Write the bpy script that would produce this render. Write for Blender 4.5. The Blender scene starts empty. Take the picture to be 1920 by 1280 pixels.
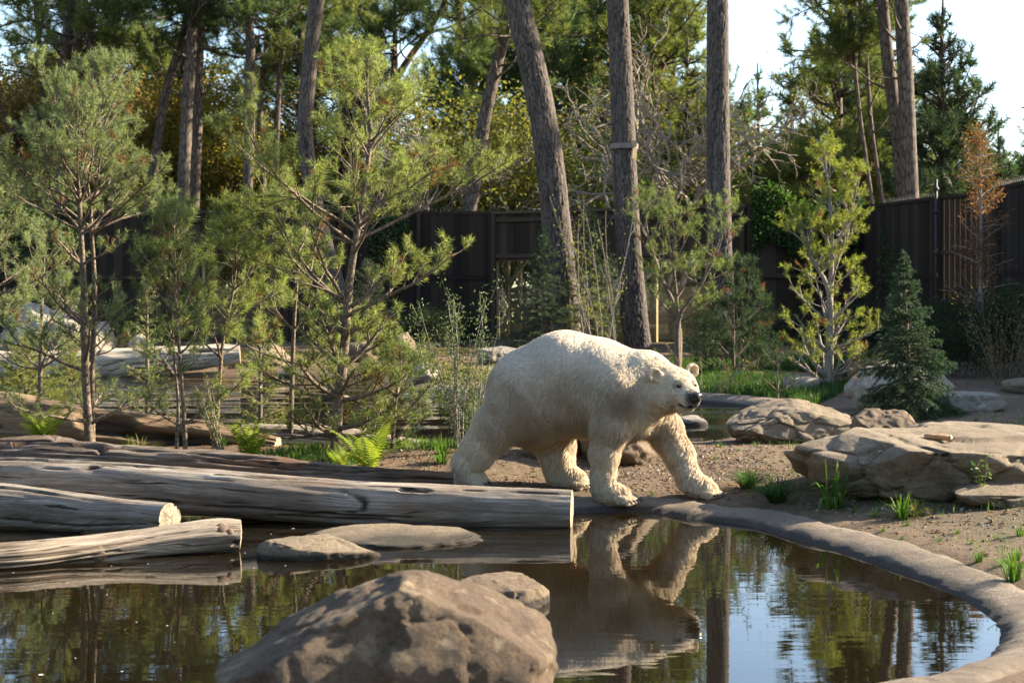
import bpy, bmesh, math, random
import numpy as np
from mathutils import Vector, Matrix

R = math.radians
SC = bpy.context.scene
COL = SC.collection

# ------------------------------------------------------------------ camera, sky, sun, exposure
FPX, HZ, EYE = 2666.67, 565.0, 1.6          # focal length in photo pixels, horizon row, eye height over the water
cd = bpy.data.cameras.new('camera')
cd.lens = 50.0; cd.sensor_width = 36.0; cd.shift_y = (HZ - 640.0) / 1920.0
cd.clip_start = 0.1; cd.clip_end = 3000.0
cd.dof.use_dof = True; cd.dof.focus_distance = 11.3; cd.dof.aperture_fstop = 4.0
cam = bpy.data.objects.new('camera', cd); COL.objects.link(cam)
cam.location = (0, 0, EYE); cam.rotation_euler = (R(90), 0, 0)
SC.camera = cam

SUN_AZ, SUN_EL = R(72), R(27)               # azimuth measured from the viewing direction towards the right
wd = bpy.data.worlds.new('World'); SC.world = wd; wd.use_nodes = True
nt = wd.node_tree
bg = nt.nodes['Background']
sky = nt.nodes.new('ShaderNodeTexSky'); sky.sky_type = 'NISHITA'; sky.sun_disc = False
sky.sun_elevation = SUN_EL; sky.sun_rotation = SUN_AZ
sky.air_density = 1.0; sky.dust_density = 0.8; sky.ozone_density = 1.0
nt.links.new(sky.outputs[0], bg.inputs[0]); bg.inputs[1].default_value = 0.095
sd = bpy.data.lights.new('sun', 'SUN'); sd.energy = 5.0; sd.angle = R(0.55); sd.color = (1.0, 0.85, 0.64)
sun = bpy.data.objects.new('sun', sd); COL.objects.link(sun)
sdir = Vector((math.sin(SUN_AZ) * math.cos(SUN_EL), math.cos(SUN_AZ) * math.cos(SUN_EL), math.sin(SUN_EL)))
sun.rotation_euler = (-sdir).to_track_quat('-Z', 'Y').to_euler(); sun.location = (30, 10, 40)
SC.view_settings.view_transform = 'Standard'; SC.view_settings.look = 'None'
SC.view_settings.exposure = 2.05; SC.view_settings.gamma = 1.0; SC.view_settings.use_curve_mapping = False
SC.render.engine = 'CYCLES'
SC.cycles.use_denoising = True
SC.cycles.max_bounces = 8; SC.cycles.diffuse_bounces = 3; SC.cycles.glossy_bounces = 3
SC.cycles.transmission_bounces = 5; SC.cycles.transparent_max_bounces = 8
SC.cycles.caustics_reflective = False; SC.cycles.caustics_refractive = False


def W(px, py, Y):
    """a place at distance Y that stands at this pixel of the photograph"""
    return np.array([(px - 960.0) / FPX * Y, Y, EYE - (py - HZ) / FPX * Y])


# ------------------------------------------------------------------ numeric helpers
def _hash(ix, iy, iz, seed):
    h = (ix.astype(np.uint32) * np.uint32(374761393) + iy.astype(np.uint32) * np.uint32(668265263)
         + iz.astype(np.uint32) * np.uint32(2147483647) + np.uint32((seed * 974634777) & 0xffffffff))
    h = (h ^ (h >> np.uint32(13))) * np.uint32(1274126177)
    h = h ^ (h >> np.uint32(16))
    h = h * np.uint32(2246822519); h = h ^ (h >> np.uint32(15))
    return (h & np.uint32(0xffffff)).astype(np.float64) / float(0xffffff)


def noise3(P, seed=0):
    P = np.asarray(P, float)
    i = np.floor(P).astype(np.int64); f = P - i
    u = f * f * f * (f * (f * 6 - 15) + 10)
    x, y, z = i[..., 0], i[..., 1], i[..., 2]
    r = 0
    for dx in (0, 1):
        wx = u[..., 0] if dx else 1 - u[..., 0]
        for dy in (0, 1):
            wy = u[..., 1] if dy else 1 - u[..., 1]
            for dz in (0, 1):
                wz = u[..., 2] if dz else 1 - u[..., 2]
                r = r + wx * wy * wz * _hash(x + dx, y + dy, z + dz, seed)
    return r * 2 - 1


def fbm(P, octv=4, seed=0, gain=0.5, lac=2.03):
    P = np.asarray(P, float); a = 1.0; s = 0; t = 0
    for k in range(octv):
        s = s + a * noise3(P + 17.3 * k, seed + k); t += a; a *= gain; P = P * lac
    return s / t


def ridged(P, octv=4, seed=0):
    P = np.asarray(P, float); a = 1.0; s = 0; t = 0
    for k in range(octv):
        s = s + a * (1 - 2 * np.abs(noise3(P + 9.1 * k, seed + k))); t += a; a *= .5; P = P * 2.1
    return s / t


def cells2(u, v, per, seed=0, jit=0.8):
    """jittered cells, periodic in u; returns first and second distance and a random value"""
    iu, iv = np.floor(u).astype(int), np.floor(v).astype(int)
    f1 = np.full(u.shape, 9.); f2 = np.full(u.shape, 9.); rv = np.zeros(u.shape)
    for du in (-1, 0, 1):
        for dv in (-1, 0, 1):
            cu, cv = iu + du, iv + dv
            cm = np.mod(cu, per)
            z = np.zeros_like(cm)
            jx = cu + .5 + (_hash(cm, cv, z, seed) - .5) * jit
            jy = cv + .5 + (_hash(cm, cv, z + 1, seed) - .5) * jit
            d = np.hypot(u - jx, v - jy)
            new = d < f1
            f2 = np.where(new, f1, np.minimum(f2, d)); rv = np.where(new, _hash(cm, cv, z + 2, seed), rv)
            f1 = np.where(new, d, f1)
    return f1, f2, rv


def sstep(a, b, x):
    t = np.clip((x - a) / (b - a), 0, 1); return t * t * (3 - 2 * t)


def unit(v):
    v = np.asarray(v, float); return v / (np.linalg.norm(v, axis=-1, keepdims=True) + 1e-12)


def smooth_path(pts, n):
    """Catmull-Rom through the points, n samples"""
    p = np.asarray(pts, float); k = len(p)
    if k == 2:
        t = np.linspace(0, 1, n)[:, None]; return p[0] * (1 - t) + p[1] * t
    q = np.vstack([2 * p[0] - p[1], p, 2 * p[-1] - p[-2]])
    s = np.linspace(0, k - 1, n); i = np.minimum(s.astype(int), k - 2); f = (s - i)[:, None]
    a, b, c, d = q[i], q[i + 1], q[i + 2], q[i + 3]
    return .5 * ((2 * b) + (c - a) * f + (2 * a - 5 * b + 4 * c - d) * f * f + (3 * b - a - 3 * c + d) * f ** 3)


class Acc:
    """collects triangles"""
    def __init__(s): s.V = []; s.F = []; s.n = 0
    def add(s, V, F):
        if len(V) == 0: return
        s.V.append(np.asarray(V, float)); s.F.append(np.asarray(F, int) + s.n); s.n += len(V)
    def get(s):
        if not s.V: return np.zeros((0, 3)), np.zeros((0, 3), int)
        return np.vstack(s.V), np.vstack(s.F)


def q2t(Q):
    Q = np.asarray(Q, int); return np.vstack([Q[:, [0, 1, 2]], Q[:, [0, 2, 3]]])


def mesh_np(name, V, F, mat=None, smooth=True, attrs=None):
    me = bpy.data.meshes.new(name)
    V = np.asarray(V, np.float32); F = np.asarray(F, np.int32)
    k = F.shape[1]
    me.vertices.add(len(V)); me.vertices.foreach_set('co', V.ravel())
    me.loops.add(F.size); me.loops.foreach_set('vertex_index', F.ravel())
    me.polygons.add(len(F)); me.polygons.foreach_set('loop_start', np.arange(0, F.size, k, dtype=np.int32))
    me.polygons.foreach_set('use_smooth', np.full(len(F), bool(smooth)))
    if attrs:
        for an, av in attrs.items():
            a = me.attributes.new(an, 'FLOAT', 'POINT'); a.data.foreach_set('value', np.asarray(av, np.float32))
    me.update(calc_edges=True)
    if mat: me.materials.append(mat)
    return me


def tag(o, label=None, cat=None, group=None, kind=None):
    if label: o['label'] = label
    if cat: o['category'] = cat
    if group: o['group'] = group
    if kind: o['kind'] = kind
    return o


def obj(name, me, parent=None, loc=None, rz=0.0, scale=None):
    o = bpy.data.objects.new(name, me); COL.objects.link(o)
    if loc is not None: o.location = [float(c) for c in loc]
    if rz: o.rotation_euler = (0, 0, rz)
    if scale is not None: o.scale = (scale,) * 3 if np.isscalar(scale) else scale
    if parent is not None: o.parent = parent
    return o


def thing(name, label, cat, loc=(0, 0, 0), rz=0.0, group=None, kind=None):
    o = bpy.data.objects.new(name, None); COL.objects.link(o)
    o.location = [float(c) for c in loc]; o.rotation_euler = (0, 0, rz); o.empty_display_size = .2
    return tag(o, label, cat, group, kind)


def tube(pts, rad, n=8, cap=True, tip=.5):
    p = np.asarray(pts, float); rad = np.broadcast_to(np.asarray(rad, float), (len(p),))
    t = unit(np.gradient(p, axis=0)); av = unit(t.mean(0))
    ref = np.eye(3)[np.argmin(np.abs(av))]
    u = unit(np.cross(t, ref)); v = np.cross(t, u)
    a = np.linspace(0, 2 * np.pi, n, endpoint=False)
    V = p[:, None] + rad[:, None, None] * (np.cos(a)[None, :, None] * u[:, None] + np.sin(a)[None, :, None] * v[:, None])
    V = V.reshape(-1, 3); m = len(p)
    i, j = np.meshgrid(np.arange(m - 1), np.arange(n), indexing='ij'); j2 = (j + 1) % n
    Q = np.stack([i * n + j, i * n + j2, (i + 1) * n + j2, (i + 1) * n + j], -1).reshape(-1, 4)
    F = q2t(Q)
    if cap:
        V = np.vstack([V, p[-1] + t[-1] * rad[-1] * tip, p[0]]); k = m * n
        jj = np.arange(n); j3 = (jj + 1) % n
        F = np.vstack([F, np.stack([(m - 1) * n + jj, (m - 1) * n + j3, np.full(n, k)], -1),
                       np.stack([j3, jj, np.full(n, k + 1)], -1)])
    return V, F


def box_vf(c, s):
    c = np.asarray(c, float); h = np.asarray(s, float) / 2
    V = np.array([[x, y, z] for x in (-1, 1) for y in (-1, 1) for z in (-1, 1)]) * h + c
    Q = [[0, 1, 3, 2], [4, 6, 7, 5], [0, 4, 5, 1], [2, 3, 7, 6], [0, 2, 6, 4], [1, 5, 7, 3]]
    return V, q2t(Q)


def beam_vf(a, b, w, h):
    """square bar from a to b, w across (horizontal), h tall"""
    a = np.asarray(a, float); b = np.asarray(b, float); t = unit(b - a)
    up = np.array([0, 0, 1.]) if abs(t[2]) < .9 else np.array([0, 1., 0])
    s = unit(np.cross(t, up)); u = np.cross(s, t)
    V = np.array([p + s * w / 2 * i + u * h / 2 * j for p in (a, b) for i in (-1, 1) for j in (-1, 1)])
    Q = [[0, 1, 3, 2], [4, 6, 7, 5], [0, 4, 5, 1], [2, 3, 7, 6], [0, 2, 6, 4], [1, 5, 7, 3]]
    return V, q2t(Q)


# ------------------------------------------------------------------ materials
def nd(nt, t, loc=None, **kw):
    n = nt.nodes.new(t)
    for k, v in kw.items():
        if k.startswith('i_'):
            key = k[2:]
            s = n.inputs[int(key)] if key.isdigit() else n.inputs[key.replace('_', ' ')]
            if isinstance(v, bpy.types.NodeSocket): nt.links.new(v, s)
            else: s.default_value = v
        else: setattr(n, k, v)
    return n


def newmat(name):
    m = bpy.data.materials.new(name); m.use_nodes = True
    nt = m.node_tree; b = nt.nodes['Principled BSDF']
    return m, nt, b


def c4(c): return (c[0], c[1], c[2], 1.0)


def ramp(nt, fac, stops):
    n = nd(nt, 'ShaderNodeValToRGB'); e = n.color_ramp.elements
    while len(e) < len(stops): e.new(0.5)
    for k, (p, c) in enumerate(stops): e[k].position = p; e[k].color = c4(c)
    nt.links.new(fac, n.inputs[0]); return n.outputs[0]


def mixc(nt, fac, a, b, mode='MIX'):
    n = nd(nt, 'ShaderNodeMix', data_type='RGBA', blend_type=mode)
    for s, v in ((n.inputs[0], fac), (n.inputs[6], a), (n.inputs[7], b)):
        if isinstance(v, bpy.types.NodeSocket): nt.links.new(v, s)
        else: s.default_value = v if np.isscalar(v) else c4(v)
    return n.outputs[2]


def coords(nt, scale=(1, 1, 1), kind='Object', rot=(0, 0, 0)):
    tc = nd(nt, 'ShaderNodeTexCoord'); mp = nd(nt, 'ShaderNodeMapping')
    nt.links.new(tc.outputs[kind], mp.inputs[0]); mp.inputs['Scale'].default_value = scale
    mp.inputs['Rotation'].default_value = rot
    return mp.outputs[0]


def noise_t(nt, vec, scale, detail=4, rough=.55):
    return nd(nt, 'ShaderNodeTexNoise', i_Vector=vec, i_Scale=scale, i_Detail=detail, i_Roughness=rough).outputs['Fac']


def bump(nt, b, h, strength=.5, dist=.02):
    n = nd(nt, 'ShaderNodeBump', i_Strength=strength, i_Distance=dist, i_Height=h)
    nt.links.new(n.outputs[0], b.inputs['Normal']); return n


def leaf_mat(name, cols, trans=.45, gloss=.06, rough=.55):
    """thin leaves and needles: diffuse, light shining through, a little gloss; every leaf its own tint"""
    m, nt, b = newmat(name); nt.nodes.remove(b)
    out = nt.nodes['Material Output']
    g = nd(nt, 'ShaderNodeNewGeometry')
    n = len(cols); c = ramp(nt, g.outputs['Random Per Island'], [(i / max(1, n - 1), cols[i]) for i in range(n)])
    big = noise_t(nt, coords(nt), 1.6, 2)
    c = mixc(nt, 1.0, c, ramp(nt, big, [(.3, (.72, .72, .72)), (.7, (1.2, 1.2, 1.2))]), 'MULTIPLY')
    d = nd(nt, 'ShaderNodeBsdfDiffuse', i_Color=c)
    tcol = mixc(nt, 1.0, c, (1.35, 1.35, .8), 'MULTIPLY')
    t = nd(nt, 'ShaderNodeBsdfTranslucent', i_Color=tcol)
    mx = nd(nt, 'ShaderNodeMixShader', i_0=trans, i_1=d.outputs[0], i_2=t.outputs[0])
    gl = nd(nt, 'ShaderNodeBsdfGlossy', i_Roughness=rough, i_Color=(1, 1, 1, 1))
    m2 = nd(nt, 'ShaderNodeMixShader', i_0=gloss * (.3 if name.startswith('needle') else .35), i_1=mx.outputs[0], i_2=gl.outputs[0])
    nt.links.new(m2.outputs[0], out.inputs[0]); return m


def bark_mat(name, dark, light, sc=(6, 6, 1.6), bumpd=.03, attr=False):
    m, nt, b = newmat(name)
    v = coords(nt, sc)
    n1 = noise_t(nt, v, 3.0, 6, .65); n2 = noise_t(nt, coords(nt), 1.3, 3)
    if attr:
        at = nd(nt, 'ShaderNodeAttribute', attribute_name='plate').outputs['Fac']
        c = mixc(nt, at, dark, light)
        c = mixc(nt, 1.0, c, ramp(nt, n1, [(.25, (.6, .6, .62)), (.75, (1.35, 1.3, 1.25))]), 'MULTIPLY')
    else:
        vo = nd(nt, 'ShaderNodeTexVoronoi', feature='DISTANCE_TO_EDGE', i_Vector=v, i_Scale=2.2).outputs[0]
        e = ramp(nt, vo, [(.0, (0, 0, 0)), (.22, (1, 1, 1))])
        c = mixc(nt, e, dark, ramp(nt, n1, [(.3, [x * .7 for x in light]), (.7, [x * 1.2 for x in light])]))
    c = mixc(nt, 1.0, c, ramp(nt, n2, [(.3, (.8, .8, .8)), (.7, (1.15, 1.15, 1.15))]), 'MULTIPLY')
    nt.links.new(c, b.inputs['Base Color']); b.inputs['Roughness'].default_value = .9
    bump(nt, b, n1, .8, bumpd); return m


def wood_mat(name, cols, grain=(1.2, 16, 16), axis_rot=0.0, crack=.5, rough=.85, moss=None):
    """weathered wood; the meshes carry u (along) and w (around) in attributes"""
    m, nt, b = newmat(name)
    u = nd(nt, 'ShaderNodeAttribute', attribute_name='along').outputs['Fac']
    w = nd(nt, 'ShaderNodeAttribute', attribute_name='around').outputs['Fac']
    cb = nd(nt, 'ShaderNodeCombineXYZ', i_0=u, i_1=w)
    def sc(v, s):
        return nd(nt, 'ShaderNodeVectorMath', operation='MULTIPLY', i_0=v, i_1=s).outputs[0]
    vo = coords(nt)
    warp = nd(nt, 'ShaderNodeVectorMath', operation='MULTIPLY_ADD', i_0=nd(nt, 'ShaderNodeTexNoise', i_Vector=vo, i_Scale=2.5).outputs['Color'], i_1=(.1, .05, 0), i_2=cb.outputs[0]).outputs[0]
    g1 = noise_t(nt, sc(warp, (2.2, 80, 1)), 1.0, 8, .78)
    g2 = noise_t(nt, sc(warp, (1.1, 14, 1)), 1.0, 4, .6)
    c = ramp(nt, g1, [(.32, cols[0]), (.48, cols[1]), (.64, cols[2])])
    c = mixc(nt, 1.0, c, ramp(nt, g2, [(.32, (.5, .47, .44)), (.66, (1.3, 1.3, 1.3))]), 'MULTIPLY')
    big = noise_t(nt, vo, 1.7, 4)
    st = noise_t(nt, sc(warp, (1.4, 5, 1)), 1.0, 5, .65)
    c = mixc(nt, ramp(nt, big, [(.48, (0, 0, 0)), (.7, (.7, .7, .7))]), c, cols[3])
    c = mixc(nt, ramp(nt, st, [(.52, (0, 0, 0)), (.66, (.75, .75, .75))]), c, cols[0])
    g3 = noise_t(nt, sc(warp, (1.6, 30, 1)), 1.0, 3, .5)
    c = mixc(nt, ramp(nt, g3, [(.33, (1, 1, 1)), (.37, (0, 0, 0))]), c, cols[4])
    at = nd(nt, 'ShaderNodeAttribute', attribute_name='plate').outputs['Fac']
    c = mixc(nt, at, cols[4], c)
    nt.links.new(c, b.inputs['Base Color']); b.inputs['Roughness'].default_value = rough
    bump(nt, b, g1, 1.0, .03); return m


def rock_mat(name, cols, scale=3.0, bd=.03, lichen=None):
    m, nt, b = newmat(name)
    v = coords(nt)
    n1 = noise_t(nt, v, scale, 8, .62); n2 = noise_t(nt, v, scale * 13, 8, .8); n3 = noise_t(nt, v, scale * .45, 3)
    c = ramp(nt, n1, [(.28, cols[0]), (.5, cols[1]), (.72, cols[2])])
    c = mixc(nt, 1.0, c, ramp(nt, n2, [(.3, (.36, .35, .34)), (.5, (1, 1, 1)), (.7, (1.55, 1.52, 1.48))]), 'MULTIPLY')
    c = mixc(nt, ramp(nt, n3, [(.42, (0, 0, 0)), (.62, (.75, .75, .75))]), c, cols[3])
    if lichen:
        l = noise_t(nt, v, scale * 2.6, 5, .6)
        c = mixc(nt, ramp(nt, l, [(.58, (0, 0, 0)), (.66, (.7, .7, .7))]), c, lichen)
    nt.links.new(c, b.inputs['Base Color']); b.inputs['Roughness'].default_value = .88
    wz = nd(nt, 'ShaderNodeSeparateXYZ', i_0=nd(nt, 'ShaderNodeNewGeometry').outputs['Position']).outputs[2]
    wz = nd(nt, 'ShaderNodeMath', operation='MULTIPLY_ADD', i_0=n1, i_1=-.06, i_2=wz).outputs[0]
    c = mixc(nt, nd(nt, 'ShaderNodeMapRange', i_0=wz, i_1=-.005, i_2=.015).outputs[0], [q * .28 for q in cols[0]], c)
    nt.links.new(c, b.inputs['Base Color'])
    rv = noise_t(nt, v, scale * 2.2, 3, .5)
    crackm = ramp(nt, rv, [(.47, (0, 0, 0)), (.5, (1, 1, 1)), (.53, (0, 0, 0))])
    h = nd(nt, 'ShaderNodeMath', operation='ADD', i_0=n1, i_1=nd(nt, 'ShaderNodeMath', operation='MULTIPLY', i_0=n2, i_1=.45).outputs[0]).outputs[0]
    h = nd(nt, 'ShaderNodeMath', operation='MULTIPLY_ADD', i_0=crackm, i_1=-.03, i_2=h).outputs[0]
    bump(nt, b, h, 1.0, bd * 1.5); return m


def plain_mat(name, col, rough=.6, metal=0.0, var=.15, scale=6.0, bd=0.0):
    m, nt, b = newmat(name)
    n = noise_t(nt, coords(nt), scale, 5)
    c = mixc(nt, 1.0, c4(col)[:3], ramp(nt, n, [(.3, (1 - var,) * 3), (.7, (1 + var,) * 3)]), 'MULTIPLY')
    nt.links.new(c, b.inputs['Base Color']); b.inputs['Roughness'].default_value = rough
    b.inputs['Metallic'].default_value = metal
    if bd: bump(nt, b, n, .6, bd)
    return m


M = {}
# ------------------------------------------------------------------ the ground, the two ponds, the concrete rim
POND1 = np.array([(-9, 10.75), (-6, 10.8), (-3.5, 10.75), (-1.5, 10.7), (-.3, 10.72), (.3, 10.74), (.55, 10.76), (.9, 10.84), (1.1, 10.7),
                  (1.28, 10.48), (1.5, 10.33), (1.7, 10.12), (1.92, 9.52), (2.15, 8.96), (2.31, 8.32), (2.4, 7.8), (2.42, 7.3), (2.37, 6.9),
                  (2.24, 6.56), (2.05, 6.29), (1.77, 6.05), (1.5, 5.9), (1.1, 5.7), (.6, 5.5), (0, 5.3), (-2, 5.15), (-4.5, 5.1), (-9, 5.0)])
POND2 = np.array([(-15, 15.7), (-9, 15.5), (-5, 15.4), (-3, 15.3), (-2, 15.2), (0, 15.2), (1.2, 15.4), (1.95, 15.8), (2.6, 17.0), (3.1, 18.5), (3.5, 19.8),
                  (3.6, 21.2), (3.1, 22.4), (1.5, 23.3), (-.3, 23.7), (-1.6, 24.6), (-2.8, 28.4), (-4, 30.2), (-9, 30.6), (-15, 30.2)])


def poly_sd(x, y, poly):
    """signed distance, positive outside"""
    d = np.full(x.shape, 1e9); ins = np.zeros(x.shape, bool)
    n = len(poly)
    for i in range(n):
        a, b = poly[i], poly[(i + 1) % n]
        e = b - a; wx, wy = x - a[0], y - a[1]
        t = np.clip((wx * e[0] + wy * e[1]) / (e @ e), 0, 1)
        d = np.minimum(d, np.hypot(wx - e[0] * t, wy - e[1] * t))
        c = ((a[1] <= y) & (b[1] > y)) | ((b[1] <= y) & (a[1] > y))
        xi = a[0] + (y - a[1]) / (e[1] if abs(e[1]) > 1e-9 else 1e-9) * e[0]
        ins ^= c & (x < xi)
    return np.where(ins, -d, d)


def ground_h(x, y, detail=True):
    x = np.asarray(x, float); y = np.asarray(y, float)
    d = np.minimum(poly_sd(x, y, POND1), poly_sd(x, y, POND2))
    z = np.interp(d, [-3, -1.2, -.25, -.02, .15, .3, .42, .7, 1.6, 3.5, 8, 20], [-.75, -.6, -.35, -.09, .0, .055, .09, .115, .18, .25, .32, .38])
    P = np.stack([x, y, x * 0], -1)
    k = sstep(.1, 1.2, d)
    z = z + k * (.05 * fbm(P * .7, 3, 5) + .02 * fbm(P * 3.1, 3, 6))
    if detail: z = z + (.25 + .75 * k) * .012 * fbm(P * 11, 3, 7) * (d > -.3)
    z = z + .045 * np.exp(-((x + .36) ** 2 + (y - 11.2) ** 2) / .05)
    return z


def gz(x, y): return float(ground_h(np.array([x]), np.array([y]), False)[0])


def build_ground():
    def axis(segs):
        out = []
        for a, b, s in segs: out.append(np.arange(a, b, s))
        return np.concatenate(out + [np.array([segs[-1][1]])])
    xs = axis([(-300, -60, 20), (-60, -16, 2), (-16, -5, .25), (-5, 5, .07), (5, 14, .2), (14, 60, 2), (60, 300, 20)])
    ys = axis([(-60, -4, 4), (-4, 4.5, .3), (4.5, 13, .065), (13, 20, .12), (20, 46, .25), (46, 80, 1.5), (80, 800, 24)])
    X, Y = np.meshgrid(xs, ys, indexing='ij')
    Z = ground_h(X.ravel(), Y.ravel())
    V = np.stack([X.ravel(), Y.ravel(), Z], -1)
    n, m = len(xs), len(ys)
    i, j = np.meshgrid(np.arange(n - 1), np.arange(m - 1), indexing='ij')
    Q = np.stack([i * m + j, (i + 1) * m + j, (i + 1) * m + j + 1, i * m + j + 1], -1).reshape(-1, 4)
    mt, nt, b = newmat('dirt')
    v = coords(nt)
    n1 = noise_t(nt, v, .9, 6, .6); n2 = noise_t(nt, v, 14, 6, .7); n3 = noise_t(nt, v, 60, 4, .7); n4 = noise_t(nt, v, .35, 3)
    c = ramp(nt, n1, [(.3, (.08, .05, .027)), (.5, (.135, .089, .05)), (.72, (.205, .145, .085))])
    c = mixc(nt, 1.0, c, ramp(nt, n2, [(.25, (.5, .48, .45)), (.5, (1, 1, 1)), (.75, (1.35, 1.3, 1.2))]), 'MULTIPLY')
    c = mixc(nt, 1.0, c, ramp(nt, n3, [(.3, (.6, .6, .6)), (.7, (1.35, 1.35, 1.35))]), 'MULTIPLY')
    c = mixc(nt, ramp(nt, n4, [(.5, (0, 0, 0)), (.66, (.6, .6, .6))]), c, (.075, .085, .03))
    ps = nd(nt, 'ShaderNodeNewGeometry')
    zz = nd(nt, 'ShaderNodeSeparateXYZ', i_0=ps.outputs['Position']).outputs[2]
    wet = nd(nt, 'ShaderNodeMapRange', i_0=zz, i_1=-.03, i_2=.03).outputs[0]
    c = mixc(nt, wet, (.07, .045, .02), c)
    nt.links.new(c, b.inputs['Base Color']); b.inputs['Roughness'].default_value = .95
    h = nd(nt, 'ShaderNodeMath', operation='ADD', i_0=n2, i_1=n3).outputs[0]
    bump(nt, b, h, .9, .035)
    tag(obj('ground', mesh_np('ground', V, Q, mt)), 'brown dirt ground around the ponds', 'ground', kind='structure')

    # water: one level sheet, the banks rise out of it
    mt, nt, b = newmat('water'); nt.nodes.remove(b)
    out = nt.nodes['Material Output']
    w1 = noise_t(nt, coords(nt, (.8, 6.0, 1)), 1.0, 2, .5); w2 = noise_t(nt, coords(nt, (4.5, 15, 1)), 1.0, 2, .5)
    yy = nd(nt, 'ShaderNodeSeparateXYZ', i_0=nd(nt, 'ShaderNodeNewGeometry').outputs['Position']).outputs[1]
    far = nd(nt, 'ShaderNodeMapRange', i_0=yy, i_1=13.5, i_2=15.0, i_3=.028, i_4=.12).outputs[0]
    h = nd(nt, 'ShaderNodeMath', operation='MULTIPLY_ADD', i_0=w2, i_1=.22, i_2=w1).outputs[0]
    h = nd(nt, 'ShaderNodeMath', operation='MULTIPLY', i_0=h, i_1=far).outputs[0]
    w3 = noise_t(nt, coords(nt, (.16, 1.05, 1), rot=(0, 0, .06)), 1.0, 1, .4)
    f3 = nd(nt, 'ShaderNodeMapRange', i_0=yy, i_1=13.5, i_2=16.0, i_3=0.0, i_4=1.5).outputs[0]
    h = nd(nt, 'ShaderNodeMath', operation='MULTIPLY_ADD', i_0=w3, i_1=f3, i_2=h).outputs[0]
    bp = nd(nt, 'ShaderNodeBump', i_Strength=1.0, i_Distance=.028, i_Height=h)
    gl = nd(nt, 'ShaderNodeBsdfGlossy', i_Roughness=.012, i_Color=(1, 1, 1, 1), i_Normal=bp.outputs[0])
    tr = nd(nt, 'ShaderNodeBsdfTransparent', i_Color=(.26, .18, .085, 1))
    df = nd(nt, 'ShaderNodeBsdfDiffuse', i_Color=(.022, .016, .008, 1))
    body = nd(nt, 'ShaderNodeMixShader', i_0=.35, i_1=tr.outputs[0], i_2=df.outputs[0])
    fr = nd(nt, 'ShaderNodeFresnel', i_IOR=1.65, i_Normal=bp.outputs[0])
    mx = nd(nt, 'ShaderNodeMixShader', i_0=fr.outputs[0], i_1=body.outputs[0], i_2=gl.outputs[0])
    nt.links.new(mx.outputs[0], out.inputs[0])
    me = mesh_np('pond_water', [(-15, 3.5, 0), (6, 3.5, 0), (6, 32, 0), (-15, 32, 0)], [(0, 1, 2, 3)], mt)
    tag(obj('pond_water', me), 'still dark pond water mirroring the trees', 'water', kind='structure')


M['concrete'] = rock_mat('concrete', [(.115, .09, .065), (.175, .14, .10), (.24, .2, .15), (.135, .1, .068)], 4.0, .018)


def build_rim(pts, prof, n, label):
    p = smooth_path(pts, n); t = unit(np.gradient(p, axis=0))
    nrm = np.stack([t[:, 1], -t[:, 0]], -1)          # outward side for this drawing direction
    d = np.array([a for a, _ in prof]); z = np.array([b for _, b in prof])
    k = len(prof)
    s = np.arange(n) * .05
    P3 = np.stack([np.repeat(s, k), np.tile(d * 4, n), np.zeros(n * k)], -1)
    wob = (1 + .25 * fbm(np.stack([s * .9, s * 0, s * 0], -1), 3, 31))[:, None]
    dd = d[None] * wob
    V = np.zeros((n, k, 3))
    V[:, :, :2] = p[:, None] + nrm[:, None] * dd[:, :, None]
    V[:, :, 2] = z[None] + (z[None] > -.1) * (.007 * fbm(P3 * 3.2, 4, 33).reshape(n, k) + .012 * fbm(P3 * .6, 2, 35).reshape(n, k))
    i, j = np.meshgrid(np.arange(n - 1), np.arange(k - 1), indexing='ij')
    Q = np.stack([i * k + j, (i + 1) * k + j, (i + 1) * k + j + 1, i * k + j + 1], -1).reshape(-1, 4)
    tag(obj('pond_rim', mesh_np('pond_rim', V.reshape(-1, 3), Q[:, ::-1], M['concrete'])), label, 'rim', kind='structure')


def build_rims():
    i0 = 4
    pts = [tuple(q) for q in POND1[i0:25]]
    prof = [(-.3, -.4), (-.14, -.16), (-.05, -.03), (0, .0), (.03, .02), (.06, .036), (.09, .05), (.12, .06), (.16, .068), (.2, .075), (.25, .08), (.3, .078), (.34, .06), (.38, -.02)]
    build_rim(pts[::-1], prof, 700, 'curved grey concrete rim of the pond that the bear walks along')
    pts = [tuple(q) for q in POND2[9:16]]
    prof2 = [(-.3, -.4), (-.1, -.1), (0, 0), (.05, .05), (.12, .09), (.25, .12), (.42, .13), (.55, .1), (.62, -.05)]
    build_rim(pts, prof2, 220, 'low grey concrete rim of the pond behind the bear')


build_ground(); build_rims()
# ------------------------------------------------------------------ the polar bear
def rcone(G, a, b, ra, rb):
    ba = b - a; l2 = ba @ ba
    pa = G - a
    t = np.clip((pa @ ba) / l2, 0, 1)
    return np.linalg.norm(pa - t[..., None] * ba, axis=-1) - (ra + (rb - ra) * t)


def smin(a, b, k):
    h = np.clip(.5 + .5 * (b - a) / k, 0, 1)
    return b * (1 - h) + a * h - k * h * (1 - h)


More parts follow.
